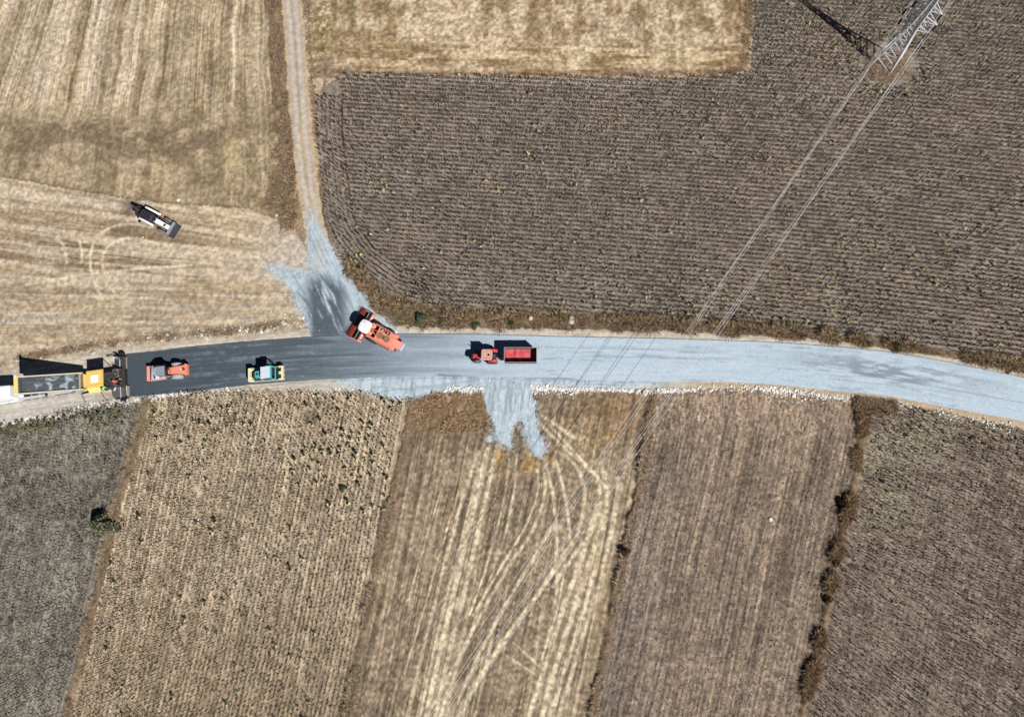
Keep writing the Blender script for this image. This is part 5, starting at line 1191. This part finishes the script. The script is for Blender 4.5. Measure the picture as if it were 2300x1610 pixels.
MB().box(-.1, BL, -1.31, -1.25, 1.02, 1.14).box(-.1, BL, 1.25, 1.31, 1.02, 1.14).build_each('side_rail', CREAM, body)
NLx, NLy = 44, 16; Vl = []; Fl = []
for i in range(NLx+1):
    for j in range(NLy+1):
        a, b = i/NLx, j/NLy*2-1; x_ = .0+a*(BL-.36); e_ = min(1, (1-abs(b))*5)*min(1, a*9+.2)*min(1, (1-a)*9+.2)
        Vl.append((x_, 1.19*b, .62+.26*e_+.05*math.sin(4*a*6.28+3*b)*e_*.6+.04*math.sin(11*b+7*a)*e_))
for i in range(NLx):
    for j in range(NLy): Fl.append((i*(NLy+1)+j, (i+1)*(NLy+1)+j, (i+1)*(NLy+1)+j+1, i*(NLy+1)+j+1))
MB().add(Vl, Fl).build('asphalt_load', am, body, smooth=True)
TAN = paint('tan_chute', (226, 200, 140), .6, dirt=.6, dirt_rgb=(200, 160, 110))
MB().hexa([(-.95, -.95, .95), (-.1, -1.25, 1.2), (-.1, 1.25, 1.2), (-.95, .95, .95), (-.95, -.95, 1.0), (-.1, -1.25, 1.26), (-.1, 1.25, 1.26), (-.95, .95, 1.0)]).box(-.16, -.08, -1.3, 1.3, 1.2, 2.25).build('tailgate', TAN, t, .01)
MB().bar((-.85, -1.0, 1.0), (-.1, -1.28, 2.1), .06).bar((-.85, 1.0, 1.0), (-.1, 1.28, 2.1), .06).bar((-.9, -.4, 1.06), (-.6, -.5, 1.2), .07).bar((-.9, .4, 1.06), (-.6, .5, 1.2), .07).build_each('tailgate_arm', BLACK, t)
MB().box(-.2, 10.8, -.5, -.35, .75, 1.05).box(-.2, 10.8, .35, .5, .75, 1.05).box(4.6, 5.2, -.5, .5, .7, 1.0).build_each('chassis_rail', STEELD, t)
MB().bar((6.6, 0, .9), (7.2, 0, 4.3), .22).build('hoist_cylinder', STEEL, t)
LG = paint('dusty_grey_fender', (206, 206, 210), .7, dirt=.4, dirt_rgb=(170, 168, 166))
for y_ in (-1.02, 1.02):
    MB().box(6.2, 10.6, y_-.2, y_+.22, 1.06, 1.12).box(1.9, 4.9, y_-.2, y_+.2, 1.08, 1.13).build_each('mudguard', LG, t, .02)
    for x_ in (2.3, 3.45, 4.5, 6.8, 8.1, 9.4): wheel(t, x_, y_, .5, .36, STEELD, RUBBER, 0)
for x_ in (2.3, 3.45, 4.5, 6.8, 8.1, 9.4): MB().bar((x_, -.9, .5), (x_, .9, .5), .14).build('axle', BLACK, t)
MB().hexa([(10.2, -1.15, 1.1), (13.4, -1.22, 1.1), (13.4, 1.22, 1.1), (10.2, 1.15, 1.1), (10.1, -.9, 3.2), (13.0, -1.1, 3.3), (13.0, 1.1, 3.3), (10.1, .9, 3.2)]).build('cab', WHITE, t, .18)
MB().box(10.3, 13.6, -1.25, 1.25, .5, 1.1).box(9.6, 10.3, -1.2, 1.2, .95, 1.08).build('cab_skirt', WHITE, t, .06)
MB().tube([(10.18, .9, 2.4), (10.4, 1.05, 1.8), (11.4, 1.18, 1.6), (13.3, 1.2, 1.6)], .02).build('cab_seam', BLACK, t)
for y_ in (-1.05, 1.05): wheel(t, 12.6, y_, .5, .32, STEELD, RUBBERD, 0, 'front_wheel')

# ---------------------------------------------------------------- asphalt paver
g = G(*zz((160, 770), 10.71, 564, 858), 3.6)
t = thing('asphalt_paver', 'asphalt paver with a bright yellow canopy laying the black road', 'paver', (g[0], g[1], 0), math.radians(-173))
MB().box(-1.32, 1.32, -1.28, 1.28, 3.5, 3.6).build('canopy_roof', YELLOW, t, .04)
MB().box(-1.3, 1.3, -1.12, -1.08, 3.6, 3.63).box(-1.3, 1.3, .9, .94, 3.6, 3.63).box(-1.34, -1.24, -1.2, 1.2, 3.6, 3.64).build('canopy_rib', paint('canopy_rib_yellow', (226, 176, 70), .5), t)
MB().box(-.56, .62, -.62, .6, 3.6, 3.68).build('roof_hatch', WHITE, t, .03)
MB().hexa([(-.66, 1.3, 3.42), (1.28, 1.3, 3.42), (1.22, 1.98, 3.0), (-.62, 1.98, 3.0), (-.66, 1.3, 3.47), (1.28, 1.3, 3.47), (1.22, 1.98, 3.05), (-.62, 1.98, 3.05)]).build('side_awning', paint('pale_yellow_awning', (250, 224, 130), .6, dirt=.3, dirt_rgb=(238, 214, 150)), t)
pm = MB()
for a in (-1.2, 1.2):
    for b in (-1.15, 1.15): pm.bar((a, b, 1.6), (a, b, 3.5), .08)
pm.build_each('canopy_post', BLACK, t)
MB().box(-1.5, 1.4, -1.2, 1.2, .55, 1.55).build('engine_housing', STEELD, t, .04)
MB().hexa([(1.4, -.9, .6), (3.6, -1.25, .6), (3.6, 1.25, .6), (1.4, .9, .6), (1.4, -.9, .75), (3.6, -1.4, .9), (3.6, 1.4, .9), (1.4, .9, .75)]).build('hopper_floor', TAN, t)
for s_ in (-1, 1):
    MB().hexa([(1.7, s_*1.0, .7), (3.7, s_*1.2, .7), (3.7, s_*1.65, 1.25), (1.7, s_*1.5, 1.3), (1.75, s_*.9, .75), (3.7, s_*1.12, .75), (3.7, s_*1.58, 1.32), (1.7, s_*1.44, 1.36)]).build('hopper_wing', STEELD, t)
    MB().slab_xz([(-1.1, .05), (2.3, .05), (2.55, .4), (2.2, .72), (-1.0, .72), (-1.35, .4)], s_*1.05-.2, s_*1.05+.2).build('crawler_track', BLACK, t)
rng2 = random.Random(9)
mc = MB()
mc.box(-2.5, -1.4, -1.5, 1.2, .5, 1.0)
for k in range(46):
    x_ = rng2.uniform(-2.5, -1.35); y_ = rng2.uniform(-1.7, 1.2); z_ = rng2.uniform(.95, 1.6); s_ = rng2.uniform(.05, .22)
    mc.box(x_-s_, x_+s_, y_-s_*.6, y_+s_*.6, z_-.25, z_)
mc.build('machinery', paint('oily_iron', (58, 54, 52), .55, dirt=.7, dirt_rgb=(128, 116, 104), scale=5), t)
hs = MB()
for k in range(26):
    a = Vector((rng2.uniform(-1.5, -1.3), rng2.uniform(-1.6, 1.1), rng2.uniform(1.2, 1.7))); b = Vector((rng2.uniform(-2.6, -1.9), a.y+rng2.uniform(-.6, .6), rng2.uniform(.9, 1.5)))
    hs.tube([a, (a+b)/2+Vector((0, 0, rng2.uniform(.1, .4))), b], rng2.uniform(.018, .035), 5)
hs.build_each('hydraulic_hose', paint('grey_hose', (112, 108, 106), .5, dirt=.6, dirt_rgb=(190, 186, 182)), t)
bl = MB()
for y_ in (-1.0, -.45, -1.35, .1): bl.cyl((rng2.uniform(-2.5, -2.1), y_, 1.1), .07, .35, 'z', 10)
bl.build_each('steel_cap', STEEL, t)
MB().box(-2.6, -1.75, -1.5, 1.2, .12, .55).build('screed', STEELD, t, .02)
MB().box(-2.85, -1.2, -3.5, -1.55, .15, .62).build('screed_extension', STEELD, t, .03)
MB().prism([(-2.6, 1.25), (-.75, 1.25), (-.6, 1.6), (-.65, 2.2), (-1.0, 2.75), (-2.7, 2.75)], .15, .62).build('screed_extension', paint('worn_grey_steel', (98, 100, 104), .5, metal=.2, dirt=.5), t, .03)
MB().box(-2.15, -2.05, -3.6, 2.85, .66, .78).build('screed_rail', STEEL, t)
PLANK = paint('walkway_plank', (150, 140, 134), .85, dirt=.5)
MB().box(-3.05, -2.7, -3.4, -1.6, .35, .42).build('walkway', PLANK, t); MB().box(-3.3, -2.95, 1.1, 2.65, .35, .42).build('walkway', PLANK, t); MB().box(-2.98, -2.62, -1.5, 1.0, .30, .36).build('walkway', BLACK, t)
MB().box(-2.7, -1.5, -3.75, -3.62, .05, .6).box(-1.7, -.9, -3.9, -3.75, .3, .4).bar((-1.5, -3.7, .5), (.2, -3.9, .4), .07).bar((-1.4, -4.1, .4), (.3, -4.0, .35), .06).box(-2.6, -1.9, -4.2, -3.8, .1, .75).build('end_gate', BLACK, t)
MB().box(-2.9, -1.2, 2.8, 2.92, .05, .6).bar((-2.0, 3.0, .4), (-3.3, 3.1, .4), .09).box(-2.6, -2.0, 2.95, 3.35, .06, .7).bar((-1.0, 2.95, .3), (-2.2, 2.9, .5), .08).build('end_gate', BLACK, t)
MB().bar((4.04, 1.45, .9), (3.9, 2.85, .06), .05).build('guide_rod', STEELD, t); MB().bar((1.17, 1.4, .9), (.84, 2.5, .06), .05).build('guide_rod', STEELD, t)
MB().bar((-.5, 1.35, 2.3), (-.95, 1.75, 2.1), .13).build('control_arm', BLACK, t)
MB().hexa([(-1.6, 1.1, .9), (-1.3, 1.2, .9), (-.8, 1.7, .5), (-1.1, 1.75, .5), (-1.6, 1.1, .96), (-1.3, 1.2, .96), (-.8, 1.7, .56), (-1.1, 1.75, .56)]).build('step_ladder', STEEL, t)

# ---------------------------------------------------------------- people around the paver
SKIN = paint('skin', (206, 156, 128), .6, dirt=.05); HAIR = paint('hair', (40, 32, 28), .8)
def skin_mesh(name, joints, edges, mat, parent, root=0, sub=2):
    me = bpy.data.meshes.new(name); me.from_pydata([j[:3] for j in joints], edges, []); me.materials.append(mat)
    o = bpy.data.objects.new(name, me); COL.objects.link(o)
    if parent: o.parent = parent
    md = o.modifiers.new('skin', 'SKIN'); md.use_smooth_shade = True
    for k, v in enumerate(me.skin_vertices[0].data): v.radius = (joints[k][3], joints[k][3]*(joints[k][4] if len(joints[k]) > 4 else 1)); v.use_root = (k == root)
    s = o.modifiers.new('sub', 'SUBSURF'); s.levels = sub; s.render_levels = sub
    return o
def person(label, pos, rz, top, bottom, cap=None, lean=0.0, sit=False, arms='work'):
    """standing figure 1.75 m tall facing +x; lean tips the trunk forward; sit folds the legs"""
    t = thing('person', label, 'person', pos, rz)
    hip = .92 if not sit else .50
    def up(h, fwd=0, side=0):                             # point on the leaning trunk
        k = h-hip; return (fwd*math.cos(lean)+k*math.sin(lean), side, hip+k*math.cos(lean)-fwd*math.sin(lean))
    sh, nk, hd = hip+.52, hip+.60, hip+.72
    J = [(*up(hip), .13, 1.2), (*up(hip+.26), .125, 1.25), (*up(hip+.46), .13, 1.35), (*up(nk), .055), (*up(hd, .01), .085), (*up(hd+.11, .0), .088), (*up(hd+.02, .095), .02)]
    E_ = [(0, 1), (1, 2), (2, 3), (3, 4), (4, 5), (4, 6)]
    for s in (-1, 1):
        b = len(J)
        kn = (.06 if not sit else .42, s*.11, .50 if not sit else .50); an = (0 if not sit else .44, s*.11, .09)
        J += [(0.0 if not sit else .05, s*.10, hip-.06, .09), (*kn, .062), (*an, .042), (an[0]+.15, s*.12, .04, .035)]
        E_ += [(0, b), (b, b+1), (b+1, b+2), (b+2, b+3)]
        b = len(J); el_ = up(sh-.24, .12, s*.27); wr = up(sh-.36, .36, s*.20)
        J += [(*up(sh-.02, 0, s*.19), .058), (*el_, .042), (*wr, .030), (wr[0]+.07, wr[1], wr[2]-.01, .036)]
        E_ += [(2, b), (b, b+1), (b+1, b+2), (b+2, b+3)]
        h = b+3
        for q in range(5):
            bb = len(J); dy = (q-2)*.017 if q < 4 else -s*.035; ln = (.05, .062, .066, .058, .035)[q]
            J += [(wr[0]+.10, wr[1]+dy, wr[2]-.015, .009), (wr[0]+.10+ln, wr[1]+dy*1.15, wr[2]-.03-.01*q, .0075)]
            E_ += [(h, bb), (bb, bb+1)]
    skin_mesh('body', J, E_, SKIN, t)
    C = [(*up(hip-.02), .15, 1.2), (*up(hip+.26), .145, 1.25), (*up(hip+.47), .15, 1.35), (*up(nk-.03), .075)]; CE = [(0, 1), (1, 2), (2, 3)]
    for s in (-1, 1):
        b = len(C); C += [(*up(sh-.02, 0, s*.19), .075), (*up(sh-.24, .12, s*.27), .058), (*up(sh-.34, .31, s*.21), .046)]; CE += [(2, b), (b, b+1), (b+1, b+2)]
    skin_mesh('shirt', C, CE, top, t)
    B = [(0, 0, hip, .145, 1.2)]; BE = []
    for s in (-1, 1):
        b = len(B); kn = (.06 if not sit else .42, s*.11, .50); an = (0 if not sit else .44, s*.11, .12)
        B += [(0 if not sit else .05, s*.10, hip-.06, .105), (*kn, .078), (*an, .06)]; BE += [(0, b), (b, b+1), (b+1, b+2)]
    skin_mesh('trousers', B, BE, bottom, t)
    hc = Vector(up(hd+.06, .0)); f = MB()
    for s in (-1, 1): f.lathe([(-.012, .004), (0, .012), (.012, .004)], tuple(hc+Vector((.088, s*.032, -.01))), 'x', 8)
    f.box(hc.x+.085, hc.x+.093, hc.y-.025, hc.y+.025, hc.z-.075, hc.z-.067).build('face', HAIR, t)
    if cap:
        q = MB().lathe([(-.02, .118), (.03, .116), (.08, .085), (.105, .02)], tuple(hc+Vector((0, 0, .03))), 'z', 18); q.box(hc.x+.05, hc.x+.2, hc.y-.07, hc.y+.07, hc.z+.01, hc.z+.025); q.build('cap', cap, t, smooth=True)
    else:
        MB().lathe([(-.02, .104), (.03, .108), (.08, .08), (.10, .02)], tuple(hc+Vector((-.015, 0, .03))), 'z', 18).build('hair', HAIR, t, smooth=True)
    return t
BLUEG = paint('blue_grey_shirt', (92, 122, 136), .9, dirt=.1); REDC = paint('red_jacket', (238, 78, 70), .9, dirt=.1); LIME = paint('lime_vest', (150, 246, 150), .85, dirt=.05); DENIM = paint('dark_trousers', (44, 46, 54), .9, dirt=.2); WCAP = paint('white_cap', (252, 252, 250), .8, dirt=.05)
g = G(265, 803, 1.3); person('person in white cap and blue grey shirt at the north screed end', (g[0], g[1], .06), math.radians(186), BLUEG, DENIM, WCAP, lean=.45)
g = G(261.5, 856, 1.6); person('person in a red jacket bending forward on the paver walkway', (g[0], g[1], .55), math.radians(183), REDC, DENIM, None, lean=.75)
g = G(231, 871, 2.5); person('person in a lime green vest seated under the yellow canopy edge', (g[0], g[1], 1.6), math.radians(-30), LIME, DENIM, None, lean=.1, sit=True)

# ---------------------------------------------------------------- lattice pylon and overhead wires
GALV = paint('galvanised_steel', (240, 242, 245), .6, metal=0, dirt=.1)
pb = G(1991, 138); DIRW = 53.8
wl_ = (G(2042, 27, 9.3)-G(1541, 755, 9.0))[:2]; wr_ = (G(2108, 34, 9.3)-G(1604, 755, 9.0))[:2]
wang = math.atan2(wl_[1]+wr_[1], wl_[0]+wr_[0])
pz = float(ground_z(pb[:1], pb[1:2])[0])
t = thing('lattice_pylon', 'galvanised steel lattice pylon with six arms standing in the dark field', 'pylon', (pb[0], pb[1], pz), wang)
HB, HT, TOPZ = 1.55, .52, 17.6                            # half widths at base and at the waist, height
def hw(z): return HB+(HT-HB)*min(z/8.6, 1) if z < 8.6 else HT+( .16-HT)*(z-8.6)/(TOPZ-8.6)
lv = [0, 1.5, 2.9, 4.2, 5.3, 6.3, 7.2, 8.0, 8.7, 9.6, 10.5, 11.5, 12.6, 13.6, 14.8, 16.2, TOPZ]
lg = MB()
for sx in (-1, 1):
    for sy in (-1, 1):
        l_ = MB(); 
        for a, b in zip(lv[:-1], lv[1:]): l_.bar((sx*hw(a), sy*hw(a), a), (sx*hw(b), sy*hw(b), b), .13)
        l_.build('leg', GALV, t)
br = MB()
for k, (a, b) in enumerate(zip(lv[:-1], lv[1:])):
    ha, hb_ = hw(a), hw(b)
    for ax in (0, 1):
        for s in (-1, 1):
            p = lambda u, v, z: (u, v, z) if ax else (v, u, z)
            br.bar(p(-ha, s*ha, a), p(hb_, s*hb_, b), .07)
            if k > 0 or True: br.bar(p(ha, s*ha, a), p(-hb_, s*hb_, b), .05)
            if k in (1, 4, 8, 10, 11): br.bar(p(-hb_, s*hb_, b), p(hb_, s*hb_, b), .06)
br.build('lattice_bracing', GALV, t)
tops = []
for za, Lr in ((8.7, 2.05), (10.6, 2.35), (12.6, 1.9)):
    for s in (-1, 1):
        a_ = MB(); w0 = hw(za); tip = (0, s*Lr, za+.05)
        for sx in (-1, 1):
            a_.bar((sx*w0, s*w0, za), tip, .085); a_.bar((sx*w0, s*w0, za+.95), tip, .07)
            m0 = Vector((sx*w0, s*w0, za)).lerp(Vector(tip), .45); m1 = Vector((sx*w0, s*w0, za+.95)).lerp(Vector(tip), .45); a_.bar(m0, m1, .045); a_.bar((sx*w0, s*w0, za+.95), m0, .045)
        m0 = Vector((-w0, s*w0, za)).lerp(Vector(tip), .45); m1 = Vector((w0, s*w0, za)).lerp(Vector(tip), .45); a_.bar(m0, m1, .05)
        a_.build('cross_arm', GALV, t)
        ins = MB()
        for q in range(7): ins.lathe([(-.06, .05), (-.02, .15), (.02, .15), (.06, .05)], (0, s*Lr, za-.15-q*.16), 'z', 12)
        ins.build('insulator', paint('dark_insulator', (36, 30, 28), .3), t); tops.append((za, s, (0, s*Lr, za-1.3)))
MB().bar((0, 0, TOPZ), (0, 0, TOPZ+.8), .08).build('peak', GALV, t)
MB().box(-HB-.25, -HB+.25, -HB-.25, -HB+.25, -.15, .12).box(HB-.25, HB+.25, -HB-.25, -HB+.25, -.15, .12).box(-HB-.25, -HB+.25, HB-.25, HB+.25, -.15, .12).box(HB-.25, HB+.25, HB-.25, HB+.25, -.15, .12).build('footing', paint('concrete', (186, 180, 170), .9), t)
WIRE = paint('aluminium_wire', (246, 244, 240), .5, metal=0, dirt=.05)
ca, sa = math.cos(wang), math.sin(wang)
ROADPT = {(12.6, 1): (1533, 11.2), (10.6, 1): (1539, 9.05), (8.7, 1): (1545, 6.65), (12.6, -1): (1596, 11.1), (10.6, -1): (1602, 8.65), (8.7, -1): (1611, 6.9)}
for za, s, (lx_, ly_, lz_) in tops:
    x0, y0 = pb[0]+lx_*ca-ly_*sa, pb[1]+lx_*sa+ly_*ca
    side = 'western' if s > 0 else 'eastern'; lev = {8.7: 'lowest', 10.6: 'middle', 12.6: 'highest'}[za]
    rp_, rh_ = ROADPT[(za, s)]; B_ = G(rp_, 757, rh_)
    dB = math.hypot(B_[0]-x0, B_[1]-y0); ux, uy = (B_[0]-x0)/dB, (B_[1]-y0)/dB
    zA = lz_+pz; S_ = 190.0; sg = (zA-rh_)/(dB/S_*(1-dB/S_))
    pts_ = [(x0+ux*d, y0+uy*d, zA-sg*(abs(d)/S_)*(1-abs(d)/S_)) for d in np.arange(-90, 191, 2.5)]
    o = MB().tube(pts_, .019, 5).build('overhead_wire', WIRE, None, smooth=True)
    props(o, f'{lev} overhead wire of the {side} group of three hung from the pylon', 'power line', 'overhead wires crossing the road')
